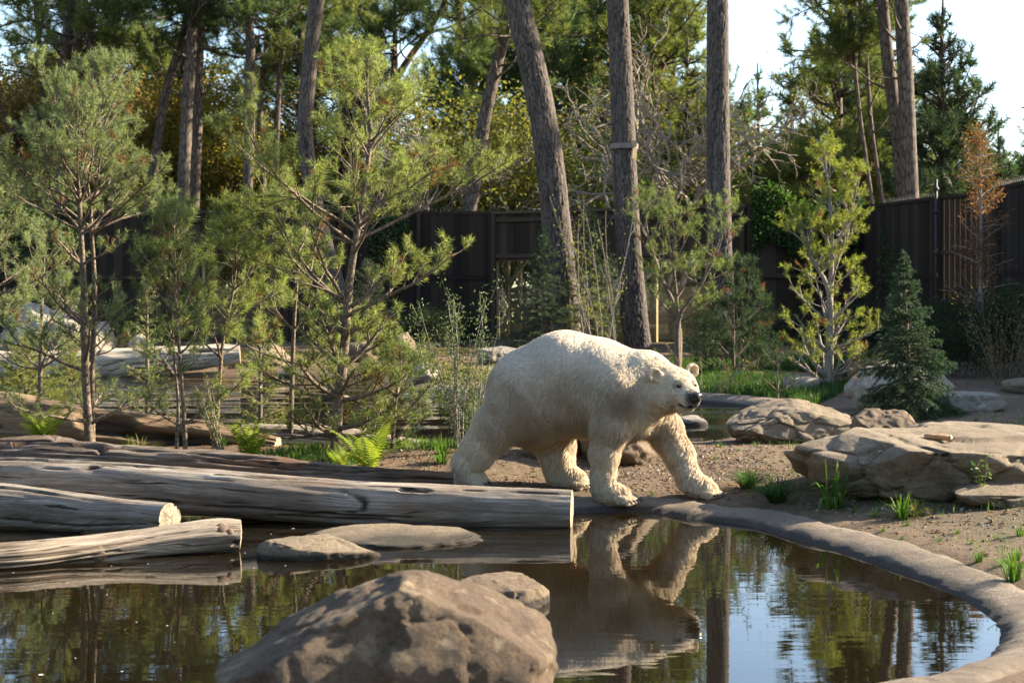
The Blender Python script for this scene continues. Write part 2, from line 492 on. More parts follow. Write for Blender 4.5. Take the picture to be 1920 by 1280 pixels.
def build_bear():
    import openvdb
    f4 = np.float32
    lo = np.array([-.62, 10.3, -.03]); hi = np.array([1.75, 12.0, 1.56]); h = .016
    ax = [np.arange(lo[i], hi[i], h) for i in range(3)]
    G = np.stack(np.meshgrid(*ax, indexing='ij'), -1).astype(f4)
    w = lambda x, y, Y: W(x, y, Y).astype(f4)
    # torso: chain of round cones, slimmer across than tall
    axis = unit(w(1168, 735, 11.17) - w(1008, 740, 11.42)); axis[2] = 0; axis = unit(axis)
    lat = np.array([axis[1], -axis[0], 0], f4) * -1
    c0 = w(1080, 720, 11.3)
    def squash(P, f=.86):
        s = (P - c0) @ lat
        return (P + ((1 / f - 1) * s)[..., None] * lat).astype(f4) if P.ndim > 1 else P + (1 / f - 1) * ((P - c0) @ lat) * lat
    GS = squash(G)
    tor = [((1003, 739, 11.42), .385), ((1060, 714, 11.34), .382), ((1116, 720, 11.26), .352), ((1168, 735, 11.17), .335),
           ((1210, 722, 11.09), .25), ((1240, 731, 11.01), .178)]
    D = None
    for (a, ra), (b, rb) in zip(tor[:-1], tor[1:]):
        d = rcone(GS, squash(w(*a)), squash(w(*b)), ra, rb)
        D = d if D is None else smin(D, d, .05)
    D = smin(D, rcone(GS, squash(w(1060, 750, 11.34)), squash(w(1120, 752, 11.26)), .215, .215), .1)      # belly
    def chain(pts, k=.05, k0=.12):
        nonlocal D
        e = None
        for (a, ra), (b, rb) in zip(pts[:-1], pts[1:]):
            d = rcone(G, w(*a), w(*b), ra, rb)
            e = d if e is None else smin(e, d, k)
        D = smin(D, e, k0)
    # near front leg
    chain([((1158, 742, 11.0), .2), ((1142, 800, 10.93), .118), ((1134, 845, 10.93), .093), ((1132, 892, 10.95), .08), ((1133, 920, 10.96), .082)])
    chain([((1133, 920, 10.97), .088), ((1148, 925, 10.92), .085), ((1166, 929, 10.9), .07)], k0=.04)
    # far front leg
    chain([((1208, 752, 11.3), .17), ((1246, 800, 11.26), .11), ((1274, 852, 11.15), .09), ((1292, 893, 11.08), .074), ((1300, 908, 11.05), .074)])
    chain([((1300, 908, 11.05), .08), ((1316, 915, 11.0), .072), ((1328, 920, 10.97), .06)], k0=.04)
    # near hind leg
    chain([((978, 755, 11.25), .28), ((926, 798, 11.17), .142), ((896, 842, 11.17), .112), ((874, 868, 11.18), .09), ((872, 886, 11.18), .076)])
    chain([((872, 888, 11.2), .076), ((888, 895, 11.17), .06), ((898, 898, 11.15), .05)], k0=.05)
    # far hind leg
    chain([((1022, 775, 11.6), .22), ((1042, 830, 11.52), .135), ((1046, 862, 11.48), .115), ((1050, 888, 11.46), .09)])
    chain([((1050, 888, 11.46), .095), ((1068, 896, 11.42), .085), ((1082, 900, 11.38), .066)], k0=.04)
    # toes
    def toes(c, d, n, spread, r, L):
        d = unit(np.array(d, float)); s = np.array([d[1], -d[0], 0])
        tips = []
        for i in range(n):
            o = (i - (n - 1) / 2) / ((n - 1) / 2)
            a = c + s * o * spread - d * .03; b = c + s * o * spread * 1.12 + d * (L - .012 * o * o) + np.array([0, 0, -.022])
            nonlocal D
            D = smin(D, rcone(G, a.astype(f4), b.astype(f4), r, r * .82), .014)
            tips.append((b, unit(d + s * o * .25), s))
        return tips
    tips = []
    tips += toes(W(1168, 931, 10.9), (.86, -.5, 0), 5, .072, .036, .075)
    tips += toes(W(1327, 921, 10.97), (.86, -.5, 0), 5, .066, .033, .068)
    tips += toes(W(1083, 903, 11.38), (.9, -.45, 0), 5, .068, .034, .06)
    tips += toes(W(897, 900, 11.15), (.97, -.25, 0), 5, .05, .026, .045)
    # head
    psi = R(66); hd = np.array([math.cos(psi), -math.sin(psi), -.06]); hd = unit(hd); hl = np.array([math.sin(psi), math.cos(psi), 0.])
    up = np.array([0, 0, 1.]); c = W(1266, 729, 10.94)
    hp = lambda f, s, u: (c + hd * f + hl * s + up * u).astype(f4)
    e = rcone(G, hp(-.06, -.035, -.005), hp(-.06, .035, -.005), .148, .148)
    e = smin(e, rcone(G, hp(.04, -.03, .015), hp(.04, .03, .015), .115, .115), .06)
    e = smin(e, rcone(G, hp(.02, -.085, -.055), hp(.02, .085, -.055), .085, .085), .06)                 # cheeks
    e = smin(e, rcone(G, hp(.12, -.02, -.005), hp(.225, -.012, -.05), .086, .06), .05)
    e = smin(e, rcone(G, hp(.12, .02, -.005), hp(.225, .012, -.05), .086, .06), .04)
    e = smin(e, rcone(G, hp(.24, 0, -.045), hp(.285, 0, -.045), .056, .04), .03)
    e = smin(e, rcone(G, hp(.08, 0, -.1), hp(.215, 0, -.108), .06, .038), .025)                          # chin
    e = smin(e, rcone(G, hp(.105, -.07, .075), hp(.12, -.05, .065), .03, .03), .03)                      # brows
    e = smin(e, rcone(G, hp(.105, .07, .075), hp(.12, .05, .065), .03, .03), .03)
    D = smin(D, e, .08)
    for s in (-1, 1):                                                                                    # ears
        f0 = .03 if s < 0 else -.03
        a, b = hp(f0 - .01, .13 * s, .075), hp(f0, (.198 if s < 0 else .17) * s, .118 if s < 0 else .138)
        q = rcone(G, a, b, .034, .055)
        flat = np.abs((G - b) @ hd.astype(f4)) - .024
        q = np.maximum(q, flat)
        cup = np.linalg.norm(G - b - hd.astype(f4) * .045, axis=-1) - .05
        q = np.maximum(q, -cup)
        D = smin(D, q, .02)
    # mouth line and eye sockets
    for s in (-1, 1):
        D = np.maximum(D, -(rcone(G, hp(.265, .02 * s, -.105), hp(.14, .075 * s, -.098), .004, .009)))
        D = np.maximum(D, -(np.linalg.norm(G - hp(.178, .07 * s, .046), axis=-1) - .016))
    # gentle lumps of muscle and fat
    g = openvdb.FloatGrid(); g.copyFromArray(D.astype(f4)); P, Q = g.convertToQuads(0.0)
    P = P * h + lo
    # keep the largest sheet
    me = mesh_np('body', P, Q[:, ::-1], None)
    N = np.zeros((len(P), 3)); me.vertices.foreach_get('normal', np.zeros(len(P) * 3, np.float32))
    buf = np.zeros(len(P) * 3, np.float32); me.vertices.foreach_get('normal', buf); N = buf.reshape(-1, 3).astype(float)
    # outward check
    if np.mean(np.einsum('ij,ij->i', N, P - P.mean(0))) < 0:
        me.flip_normals(); N = -N
    # skin
    mt, nt, b = newmat('bear_skin')
    geo = nd(nt, 'ShaderNodeAttribute', attribute_name='dark').outputs['Fac']
    cc = mixc(nt, geo, (.6, .46, .28), (.03, .026, .025))
    nt.links.new(cc, b.inputs['Base Color']); b.inputs['Roughness'].default_value = .9
    root = thing('polar_bear', 'large cream polar bear striding along the pond edge with raised head', 'polar bear', (float(P[:, 0].mean()), 11.3, .1))
    rl = np.array(root.location)
    dist_m = np.min([np.linalg.norm(P - hp(.265 - .012 * i, sgn * (.02 + .005 * i), -.1), axis=1) for i in range(9) for sgn in (-1, 1)], axis=0)
    dark = np.maximum(sstep(.034, .012, dist_m), sstep(.1, .06, np.linalg.norm(P - hp(.3, 0, -.03), axis=1)))
    for s in (-1, 1): dark = np.maximum(dark, sstep(.03, .016, np.linalg.norm(P - hp(.178, .07 * s, .046), axis=1)))
    a = me.attributes.new('dark', 'FLOAT', 'POINT'); a.data.foreach_set('value', dark.astype(np.float32))
    me.vertices.foreach_set('co', (P - rl).astype(np.float32).ravel()); me.materials.append(mt); me.update()
    body = obj('body', me, root)
    # nose, eyes, claws
    blk, nt, b = newmat('bear_nose'); b.inputs['Base Color'].default_value = (.012, .011, .011, 1); b.inputs['Roughness'].default_value = .28
    ico = bmesh.new(); bmesh.ops.create_icosphere(ico, subdivisions=3, radius=1.0)
    SV = np.array([v.co[:] for v in ico.verts]); SF = np.array([[v.index for v in f.verts] for f in ico.faces]); ico.free()
    B = np.stack([hd, hl, up])
    eyem, _n, b = newmat('bear_eye'); b.inputs['Base Color'].default_value = (.01, .009, .008, 1); b.inputs['Roughness'].default_value = .5; b.inputs['Specular IOR Level'].default_value = .2
    nv = SV.copy()
    nv[:, 0] *= .036; nv[:, 1] *= .05 * (1 + .25 * SV[:, 2]); nv[:, 2] *= .041
    for s in (-1, 1):       # nostrils
        dn = np.linalg.norm((SV - np.array([.8, .55 * s, .0])) * np.array([1, 1.2, .9]), axis=1)
        nv[:, 0] -= .014 * sstep(.5, .1, dn)
    obj('nose', mesh_np('nose', nv @ B + hp(.308, 0, -.028) - rl, SF, blk), root)
    for s in (-1, 1):
        obj('eye', mesh_np('eye', SV * np.array([.014, .022, .0095]) @ B + hp(.172, .07 * s, .047) - rl, SF, eyem), root)
    for (tp, dr, sd) in tips:
        cp = np.array([tp + dr * .012 + up * .008, tp + dr * .042 + up * .004, tp + dr * .066 - up * .014])
        obj('claw', mesh_np('claw', *[q for q in (lambda t: (t[0] - rl, t[1]))(tube(smooth_path(cp, 6), np.linspace(.011, .002, 6), 6))], blk), root)
    # fur: many thin strands over the whole body
    rng = np.random.default_rng(4)
    A, Bq, Cq, Dq = P[Q[:, 0]], P[Q[:, 1]], P[Q[:, 2]], P[Q[:, 3]]
    area = np.linalg.norm(np.cross(Cq - A, Dq - Bq), axis=1) / 2
    NS = 205000
    fi = rng.choice(len(Q), NS, p=area / area.sum())
    u, v = rng.random(NS)[:, None], rng.random(NS)[:, None]
    p = A[fi] * (1 - u) * (1 - v) + Bq[fi] * u * (1 - v) + Cq[fi] * u * v + Dq[fi] * (1 - u) * v
    n = unit(N[Q[fi]].mean(1))
    # places that carry short or no fur
    hc = (p - c) @ hd; hs = (p - c) @ hl
    inhead = sstep(.36, .26, np.linalg.norm(p - c - hd * .06, axis=1))
    face = inhead * sstep(-.02, .2, hc)
    nose_d = np.linalg.norm(p - hp(.3, 0, -.03), axis=1)
    eye_d = np.min([np.linalg.norm(p - hp(.176, .07 * s, .047), axis=1) for s in (-1, 1)], axis=0)
    keep = (nose_d > .05) & (eye_d > .025)
    md = np.min([np.linalg.norm(p - hp(.265 - .012 * i, sgn * (.02 + .005 * i), -.1), axis=1) for i in range(9) for sgn in (-1, 1)], axis=0)
    keep &= md > .012
    keep &= (p[:, 2] - ground_h(p[:, 0], p[:, 1], False) > .012)
    p, n, face, inhead, hc = p[keep], n[keep], face[keep], inhead[keep], hc[keep]
    low = sstep(.55, .3, p[:, 2])                     # legs
    paw = sstep(.2, .13, p[:, 2])
    flow = (-axis * .55 + np.array([0, 0, -.8]))[None] * np.ones((len(p), 1))
    flow = flow * (1 - inhead[:, None]) + inhead[:, None] * (-hd * .9 + np.array([0, 0, -.35]) )
    flow = flow * (1 - low[:, None]) + low[:, None] * np.array([-.2, -.1, -1.0])
    flow = flow * (1 - paw[:, None]) + paw[:, None] * np.array([.8, -.5, -.35])
    j = np.stack([fbm(p * 26, 2, 51), fbm(p * 26, 2, 52), fbm(p * 26, 2, 53)], -1) * (1.35 - .65 * sstep(.9, 1.2, p[:, 2]) - .45 * sstep(.6, .35, p[:, 2]))[:, None] + np.stack([fbm(p * 45, 2, 55), fbm(p * 45, 2, 56), fbm(p * 45, 2, 57)], -1) * .6 + rng.normal(0, .2, p.shape)
    flow = flow + j
    tg = unit(flow - np.einsum('ij,ij->i', flow, n)[:, None] * n)
    back = sstep(.9, 1.25, p[:, 2])
    under = sstep(-.1, -.7, n[:, 2]) * (1 - inhead) * (1 - paw)
    ln = .062 + .025 * under - .022 * back
    ear = np.max([sstep(.11, .07, np.linalg.norm(p - hp(.03 if s < 0 else -.03, .18 * s, .115), axis=1)) for s in (-1, 1)], axis=0)
    ln = ln * (1 - inhead) + inhead * (.03 - .018 * face); ln = ln * (1 - .8 * ear) ; ln = ln * (1 - .2 * low) * (1 - .55 * paw)
    ln = ln * (.75 + .5 * rng.random(len(p)))
    lift = (.34 + .16 * under - .08 * back)[:, None]
    m1 = p + n * (ln * .42)[:, None] * (lift + .3) + tg * (ln * .45)[:, None]
    tip = m1 + tg * (ln * .55)[:, None] + n * (ln * .12)[:, None] * lift + np.array([0, 0, -.15]) * ln[:, None]
    root_p = p - n * .004
    side = unit(np.cross(tg, n) + rng.normal(0, .35, p.shape))
    wd = (.003 + .0022 * rng.random(len(p)))[:, None]
    m = len(p)
    V = np.stack([root_p - side * wd, root_p + side * wd, m1 + side * wd * .8, m1 - side * wd * .8, tip], 1).reshape(-1, 3) - rl
    b0 = np.arange(m)[:, None] * 5
    F = np.vstack([b0 + [0, 1, 2], b0 + [0, 2, 3], b0 + [3, 2, 4]])
    stain = sstep(.25, .75, .5 + .5 * fbm(p * 2.6, 3, 61)) * .6 + .38 * sstep(.15, .03, np.linalg.norm((p - W(1172, 752, 10.85)) * np.array([1, .3, 1]), axis=1))
    stain *= (1 - .85 * sstep(.95, 1.2, p[:, 2])) * (1 - .6 * inhead) * (1 - .7 * sstep(.6, .4, p[:, 2]))
    pale = np.maximum(sstep(.95, 1.25, p[:, 2]), np.maximum(face, .5 * inhead))
    mz_shade = sstep(.1, .05, nose_d[keep]) * .7 + .7 * sstep(.032, .01, md[keep]) + .6 * sstep(.055, .025, eye_d[keep])
    for s in (-1, 1): mz_shade = mz_shade + .45 * sstep(.05, .02, np.linalg.norm(p - hp(.042 if s < 0 else -.018, (.195 if s < 0 else .168) * s, .112 if s < 0 else .135), axis=1))  # shade inside the ear cups, painted into the fur colour
    fur, nt, b = newmat('fur'); nt.nodes.remove(b); out = nt.nodes['Material Output']
    rnd = nd(nt, 'ShaderNodeNewGeometry').outputs['Random Per Island']
    cc = ramp(nt, rnd, [(0, (.62, .50, .34)), (.5, (.80, .69, .51)), (1, (.92, .85, .70))])
    cc = mixc(nt, nd(nt, 'ShaderNodeAttribute', attribute_name='pale').outputs['Fac'], cc, (.86, .79, .66))
    cc = mixc(nt, nd(nt, 'ShaderNodeAttribute', attribute_name='stain').outputs['Fac'], cc, (.36, .255, .16))
    cc = mixc(nt, nd(nt, 'ShaderNodeAttribute', attribute_name='muzzle_ear_shade').outputs['Fac'], cc, (.06, .055, .055))
    d = nd(nt, 'ShaderNodeBsdfDiffuse', i_Color=cc); t = nd(nt, 'ShaderNodeBsdfTranslucent', i_Color=cc)
    mx = nd(nt, 'ShaderNodeMixShader', i_0=.5, i_1=d.outputs[0], i_2=t.outputs[0])
    gl = nd(nt, 'ShaderNodeBsdfGlossy', i_Roughness=.5)
    m2 = nd(nt, 'ShaderNodeMixShader', i_0=.012, i_1=mx.outputs[0], i_2=gl.outputs[0])
    nt.links.new(m2.outputs[0], out.inputs[0])
    r5 = lambda a_: np.repeat(np.clip(a_, 0, 1), 5)
    fm = mesh_np('fur', V, F, fur, True, {'stain': r5(stain), 'pale': r5(pale), 'muzzle_ear_shade': r5(mz_shade)})
    obj('fur', fm, root)


build_bear()
# ------------------------------------------------------------------ boulders
def ico(sub):
    bm = bmesh.new(); bmesh.ops.create_icosphere(bm, subdivisions=sub, radius=1.0)
    V = np.array([v.co[:] for v in bm.verts]); F = np.array([[v.index for v in f.verts] for f in bm.faces]); bm.free()
    return unit(V), F


ICO = {k: ico(k) for k in (2, 3, 5, 6)}
SAND = [(.105, .08, .05), (.20, .155, .10), (.30, .24, .165), (.155, .115, .07)]
M['rock_tan'] = rock_mat('rock_tan', SAND, 3.0, .03)
M['rock_brown'] = rock_mat('rock_brown', [(.085, .06, .036), (.17, .12, .072), (.26, .195, .125), (.12, .082, .05)], 3.2, .03)
M['rock_grey'] = rock_mat('rock_grey', [(.12, .105, .088), (.235, .21, .18), (.35, .32, .28), (.19, .165, .13)], 3.5, .03, lichen=(.38, .36, .30))
M['rock_pale'] = rock_mat('rock_pale', [(.18, .155, .12), (.32, .28, .225), (.43, .385, .315), (.25, .21, .155)], 3.0, .03)
M['rock_front'] = rock_mat('rock_front', [(.06, .038, .022), (.14, .095, .057), (.25, .185, .118), (.095, .062, .036)], 3.4, .035, lichen=(.30, .235, .15))
M['rock_dark'] = rock_mat('rock_dark', [(.02, .018, .016), (.05, .045, .04), (.09, .08, .07), (.035, .03, .026)], 4.0, .02)


def cells3(P, seed):
    i = np.floor(P).astype(int); f1 = np.full(len(P), 9.); f2 = f1.copy(); rv = np.zeros(len(P))
    for dx in (-1, 0, 1):
        for dy in (-1, 0, 1):
            for dz in (-1, 0, 1):
                x, y, z = i[:, 0] + dx, i[:, 1] + dy, i[:, 2] + dz
                d = np.sqrt((P[:, 0] - x - _hash(x, y, z, seed)) ** 2 + (P[:, 1] - y - _hash(x, y, z, seed + 1)) ** 2 + (P[:, 2] - z - _hash(x, y, z, seed + 2)) ** 2)
                nw = d < f1; f2 = np.where(nw, f1, np.minimum(f2, d)); rv = np.where(nw, _hash(x, y, z, seed + 3), rv); f1 = np.where(nw, d, f1)
    return f2 - f1, rv


def rock_shape(sub, seed, rough=.16, planes=(), npl=9, strata=0.0, stretch=(1, 1, 1), blocky=.07):
    V, F = ICO[sub]; V = V.copy(); rng = np.random.default_rng(seed)
    pl = [(unit(rng.normal(0, 1, 3)), rng.uniform(.62, .92)) for _ in range(npl)] + [(unit(np.array(a, float)), b) for a, b in planes]
    for nrm, d in pl:
        e = V @ nrm - d
        V = V - (np.where(e > 0, e, 0) * .93)[:, None] * nrm
    st = np.array(stretch, float)
    n0 = unit(V)
    V = V + n0 * (rough * fbm(V * st * 1.6, 3, seed + 1) + rough * .55 * ridged(V * st * 3.1, 3, seed + 2) * .5 + rough * .16 * fbm(V * st * 11, 4, seed + 3))[:, None]
    if blocky:
        cv = cells3(V * st * 2.4 + .35 * fbm(V * st * 2, 2, seed + 20)[:, None], seed + 21)
        V = V + n0 * (blocky * (cv[1] - .5) - blocky * .55 * sstep(.10, .0, cv[0]))[:, None]
    if strata:
        z = V[:, 2] + .15 * fbm(V * 1.5, 2, seed + 8)
        V[:, :2] *= (1 + strata * (np.abs(((z * 3.2) % 1) - .5) * 2 - .5))[:, None]
    lo, hi = V.min(0), V.max(0)
    return (V - (lo + hi) / 2) / ((hi - lo) / 2), F


def rock(x0, x1, yt, yb, Y, depth, label, mat='rock_tan', seed=1, sub=5, rough=.16, planes=(), npl=9, bury=.3, strata=0., zb=None, blocky=.07, cat='boulder', name='boulder', group=None, tilt=(0, 0, 0), lift=0):
    Yc = Y + depth * .5
    a, b = W(x0, yt, Yc - depth * .15), W(x1, yb, Yc - depth * .15)
    w = b[0] - a[0]; ztop = a[2]
    cy = Y + depth * .5
    cx = (a[0] + b[0]) / 2
    zbase = gz(cx, max(Y, .1)) if zb is None else zb
    hgt = max(ztop - zbase, .03)
    V, F = rock_shape(sub, seed, rough, planes, npl, strata, (1, depth / w, hgt / w * 2), blocky)
    zlo = -bury * hgt
    V = np.stack([V[:, 0] * w / 2, V[:, 1] * depth / 2, zlo + (V[:, 2] + 1) / 2 * (hgt - zlo)], -1)
    o = obj(name, mesh_np(name, V, F, M[mat]), None, (cx, cy, zbase + lift))
    o.rotation_euler = tilt
    ROCKS.append((V + np.array([cx, cy, zbase + lift]), F))
    return tag(o, label, cat, group)


def top_of_rocks(x, y):
    from mathutils.bvhtree import BVHTree
    best = gz(x, y)
    for V, F in ROCKS:
        if V[:, 0].min() < x < V[:, 0].max() and V[:, 1].min() < y < V[:, 1].max():
            h = BVHTree.FromPolygons([tuple(v) for v in V], [tuple(int(i) for i in f) for f in F]).ray_cast(Vector((x, y, 5)), Vector((0, 0, -1)))[0]
            if h is not None: best = max(best, h.z)
    return best


ROCKS = []
FLAT_TOP = [((0, -.12, 1), .45)]
rock(385, 1050, 1094, 1400, 4.55, .8, 'big blurred brown boulder at the near edge of the pond', 'rock_front', 12, 6, .10, [((-.05, 0, 1), .62), ((-.55, -.05, .8), .5), ((.5, -.1, .85), .6), ((.1, -.85, .5), .62)], 1, .2, zb=.0, blocky=.03)
rock(848, 1032, 1090, 1150, 7.35, .5, 'low wet brown rock poking from the water behind the front boulder', 'rock_brown', 22, 5, .13, FLAT_TOP, 7, .9, zb=-.02)
rock(478, 712, 1010, 1058, 8.75, .45, 'smooth tan rock hump lying half sunk beside the pale log', 'rock_tan', 31, 5, .10, [((.2, -.2, 1), .5)], 5, 1.0, zb=-.02)
rock(560, 915, 1001, 1042, 9.2, .8, 'flat sandy rock shelf just above the pond water', 'rock_tan', 36, 5, .15, [((0, -.15, 1), .35)], 6, 1.2, zb=-.02)
rock(978, 1110, 778, 884, 12.5, .6, 'brown boulder seen between the hind legs of the bear', 'rock_brown', 41, 5, .12, [((-.5, -.4, .4), .7)], 6)
rock(1088, 1246, 768, 890, 12.2, .75, 'rounded tan boulder seen between the front legs of the bear', 'rock_brown', 45, 5, .12, [((.7, -.3, .5), .66), ((-.2, -.7, .5), .7)], 6)
# flat boulders beside the bear
rock(1366, 1612, 752, 832, 14.2, 1.1, 'long wedge shaped tan boulder beside the back pond', 'rock_tan', 53, 6, .12, [((-.55, -.25, .8), .42), ((.5, -.3, .85), .52), ((.05, -.8, .35), .55)], 4, .25)
rock(1597, 1732, 767, 822, 12.6, .6, 'small rough brown boulder wedged between the wedge shaped one and the great slab', 'rock_brown', 57, 5, .18, [((0, -.5, .85), .55)], 7)
rock(1490, 2110, 812, 944, 10.0, 1.6, 'great flat slab of tan rock with a dark overhanging front', 'rock_tan', 64, 6, .14, [((.14, -.2, 1), .55), ((-.9, -.25, -.2), .74), ((-.15, -.98, -.1), .62), ((-.75, -.35, .55), .8), ((.25, -.9, .2), .74)], 2, .3, strata=0, blocky=.09)
rock(1695, 2150, 800, 900, 11.1, 1.3, 'upper ledge of pale rock resting behind the great flat slab', 'rock_tan', 66, 5, .09, [((.22, -.12, 1), .4)], 5, .3)
rock(1780, 2120, 905, 950, 9.75, .5, 'low broken ledge at the foot of the great flat slab', 'rock_tan', 67, 5, .2, [((.1, -.6, .8), .45), ((0, -1, .1), .6)], 8, .3, blocky=.14)
rock(1592, 1805, 676, 772, 18.2, 1.3, 'white weathered boulder behind the small spruce', 'rock_pale', 71, 5, .10, [((.4, -.2, .9), .6)], 6)
rock(1756, 1888, 736, 784, 17.4, .7, 'grey blocky boulder close beside the small spruce', 'rock_grey', 75, 5, .09, [((0, -.1, 1), .42), ((1, 0, .3), .7), ((0, -1, .25), .55)], 4)
rock(1884, 1990, 708, 738, 20.5, 1.0, 'small rounded tan rock out on the bare dirt near the dark hedge', 'rock_tan', 78, 5, .1, (), 6)
rock(1272, 1328, 780, 796, 18.4, .5, 'small pale rock tip rising from the back pond', 'rock_grey', 81, 3, .1, FLAT_TOP, 5, .8, zb=-.02)
rock(1600, 1680, 672, 700, 24, 1.0, 'low brown rock lying behind the white boulder', 'rock_brown', 83, 5, .1, (), 6)
rock(1470, 1540, 704, 718, 22.5, .5, 'flat pale stone lying in the green grass', 'rock_pale', 85, 3, .1, FLAT_TOP, 5, .5)
# across the back pond
rock(462, 548, 644, 702, 31.2, 1.2, 'tan craggy rock on the far bank at the end of the bleached log', 'rock_tan', 91, 5, .2, [((.6, -.3, .6), .7)], 8)
rock(640, 712, 640, 690, 32.5, 1.0, 'brown rock on the far bank beside the leaning young pine', 'rock_brown', 92, 5, .15, (), 7)
rock(728, 786, 622, 678, 33.0, 1.3, 'upright brown rock standing on the far bank under dark shrubs', 'rock_brown', 93, 5, .12, [((.8, 0, .4), .65)], 6)
rock(758, 824, 676, 712, 26.2, .9, 'dark grey rock at the waterline of the back pond', 'rock_grey', 94, 5, .14, (), 7, zb=-.02)
rock(893, 968, 650, 700, 30.5, 1.2, 'pale rock under the wooden window frame', 'rock_grey', 95, 5, .14, FLAT_TOP, 7)
rock(0, 150, 566, 650, 33.5, 2.0, 'broad sunlit pale rock on the far bank behind the bushy spruce', 'rock_pale', 96, 5, .14, [((.3, -.2, .9), .6)], 8)
rock(145, 215, 602, 655, 32.8, 1.2, 'sunlit pale rock behind the twin stemmed pine', 'rock_pale', 97, 5, .16, (), 8)
rock(232, 288, 626, 662, 32.0, 1.0, 'small pale rock behind the bleached log', 'rock_pale', 98, 5, .14, (), 8)
rock(480, 570, 696, 724, 30.0, .5, 'low black wet rock at the far waterline', 'rock_dark', 99, 5, .2, FLAT_TOP, 6, .8, zb=-.02)


# ------------------------------------------------------------------ fallen logs
GREYW = [(.11, .085, .065), (.32, .275, .225), (.50, .45, .39), (.20, .135, .09), (.035, .022, .014)]
PALEW = [(.17, .125, .085), (.38, .31, .235), (.54, .47, .38), (.30, .21, .13), (.04, .025, .015)]
BROWNW = [(.10, .06, .03), (.28, .185, .105), (.42, .31, .19), (.20, .12, .06), (.03, .018, .01)]
M['wood_grey'] = wood_mat('wood_grey', GREYW); M['wood_pale'] = wood_mat('wood_pale', PALEW); M['wood_brown'] = wood_mat('wood_brown', BROWNW)
M['wood_bleach'] = wood_mat('wood_bleach', [(.3, .24, .17), (.55, .47, .36), (.66, .59, .47), (.46, .36, .25), (.09, .06, .035)])
M['wood_dark'] = wood_mat('wood_dark', [(.05, .035, .025), (.15, .115, .09), (.30, .26, .22), (.16, .075, .03), (.02, .012, .008)])
M['wood_cut'] = plain_mat('wood_cut', (.24, .19, .13), .9, 0, .5, 30, .006)
M['wood_knot'] = plain_mat('wood_knot', (.15, .10, .065), .9, 0, .4, 40, .004)


def log_mesh(pts, rad, mat, seed, n=84, m=170, rough=.12, crack=.12, holes=(), ncrack=5, squash=1.0):
    p = smooth_path(pts, m); rad = np.interp(np.linspace(0, 1, m), np.linspace(0, 1, len(rad)), rad)
    t = unit(np.gradient(p, axis=0)); sd_ = unit(np.cross(t, [0, 0, 1.])); up = np.cross(sd_, t)
    a = np.linspace(0, 2 * np.pi, n, endpoint=False)
    s = np.concatenate([[0], np.cumsum(np.linalg.norm(np.diff(p, axis=0), axis=1))])
    S, A = np.meshgrid(s, a, indexing='ij')
    ca, sa = np.cos(A), np.sin(A)
    rr = np.broadcast_to(rad[:, None], S.shape)
    P3 = np.stack([S * .9, ca * 1.3, sa * 1.3], -1).reshape(-1, 3)
    d = rough * fbm(P3 * np.array([1.3, 1, 1]), 3, seed).reshape(S.shape)
    g = np.stack([S * .7, ca * 5 + S * .25, sa * 5], -1).reshape(-1, 3)
    gr = ridged(g, 3, seed + 4).reshape(S.shape)
    d = d + rough * .32 * gr
    g2 = np.stack([S * .55, ca * 2.6 + S * .15, sa * 2.6], -1).reshape(-1, 3)
    v = np.abs(noise3(g2, seed + 7)).reshape(S.shape)
    ck = sstep(.055, .012, v) * sstep(-.1, .35, noise3(P3 * .8 + 5, seed + 9).reshape(S.shape))
    plate = 1 - ck
    d = d - crack * ck
    rg_ = np.random.default_rng(seed + 50)
    gz_ = ridged(np.stack([S * 1.1, ca * 9 + S * .4, sa * 9], -1).reshape(-1, 3), 3, seed + 14).reshape(S.shape)
    d = d + rough * .22 * gz_
    for _ in range(ncrack * 2):
        a0 = rg_.uniform(-.9, 2.6); s0 = rg_.uniform(0, s[-1]); L0 = rg_.uniform(.25, 1.1); wv = rg_.uniform(.02, .055)
        ac = a0 + .3 * noise3(np.stack([S * .9, S * 0 + a0, S * 0], -1).reshape(-1, 3), seed + 15).reshape(S.shape) + .05 * noise3(np.stack([S * 6, S * 0 + a0, S * 0], -1).reshape(-1, 3), seed + 16).reshape(S.shape)
        da = np.mod(A - ac + np.pi, 2 * np.pi) - np.pi; ms = np.clip(1 - ((S - s0) / L0) ** 2, 0, 1)
        k = np.exp(-(da / (wv * (.35 + ms))) ** 2) * sstep(0, .25, ms)
        d = d - crack * 1.3 * k; plate = np.minimum(plate, 1 - .95 * sstep(.25, .8, k))
    for hs, ha, L, wa, dep in holes:
        q = ((S - hs) / L) ** 2 + ((np.mod(A - ha + np.pi, 2 * np.pi) - np.pi) / wa) ** 2
        q = q + .35 * noise3(P3 * 3 + 3, seed + 11).reshape(S.shape)
        k = sstep(1.1, .45, q); d = d - dep * k; plate = np.minimum(plate, 1 - .9 * k)
    V = p[:, None] + (rr * (1 + d))[..., None] * (ca[..., None] * sd_[:, None] + squash * sa[..., None] * up[:, None])
    i, j = np.meshgrid(np.arange(m - 1), np.arange(n), indexing='ij'); j2 = (j + 1) % n
    Q = np.stack([i * n + j, i * n + j2, (i + 1) * n + j2, (i + 1) * n + j], -1).reshape(-1, 4)
    me = mesh_np('log', V.reshape(-1, 3), Q[:, ::-1], M[mat], True, {'along': S.ravel() + seed, 'around': (A * rr).ravel(), 'plate': plate.ravel()})
    return me, V, p, t


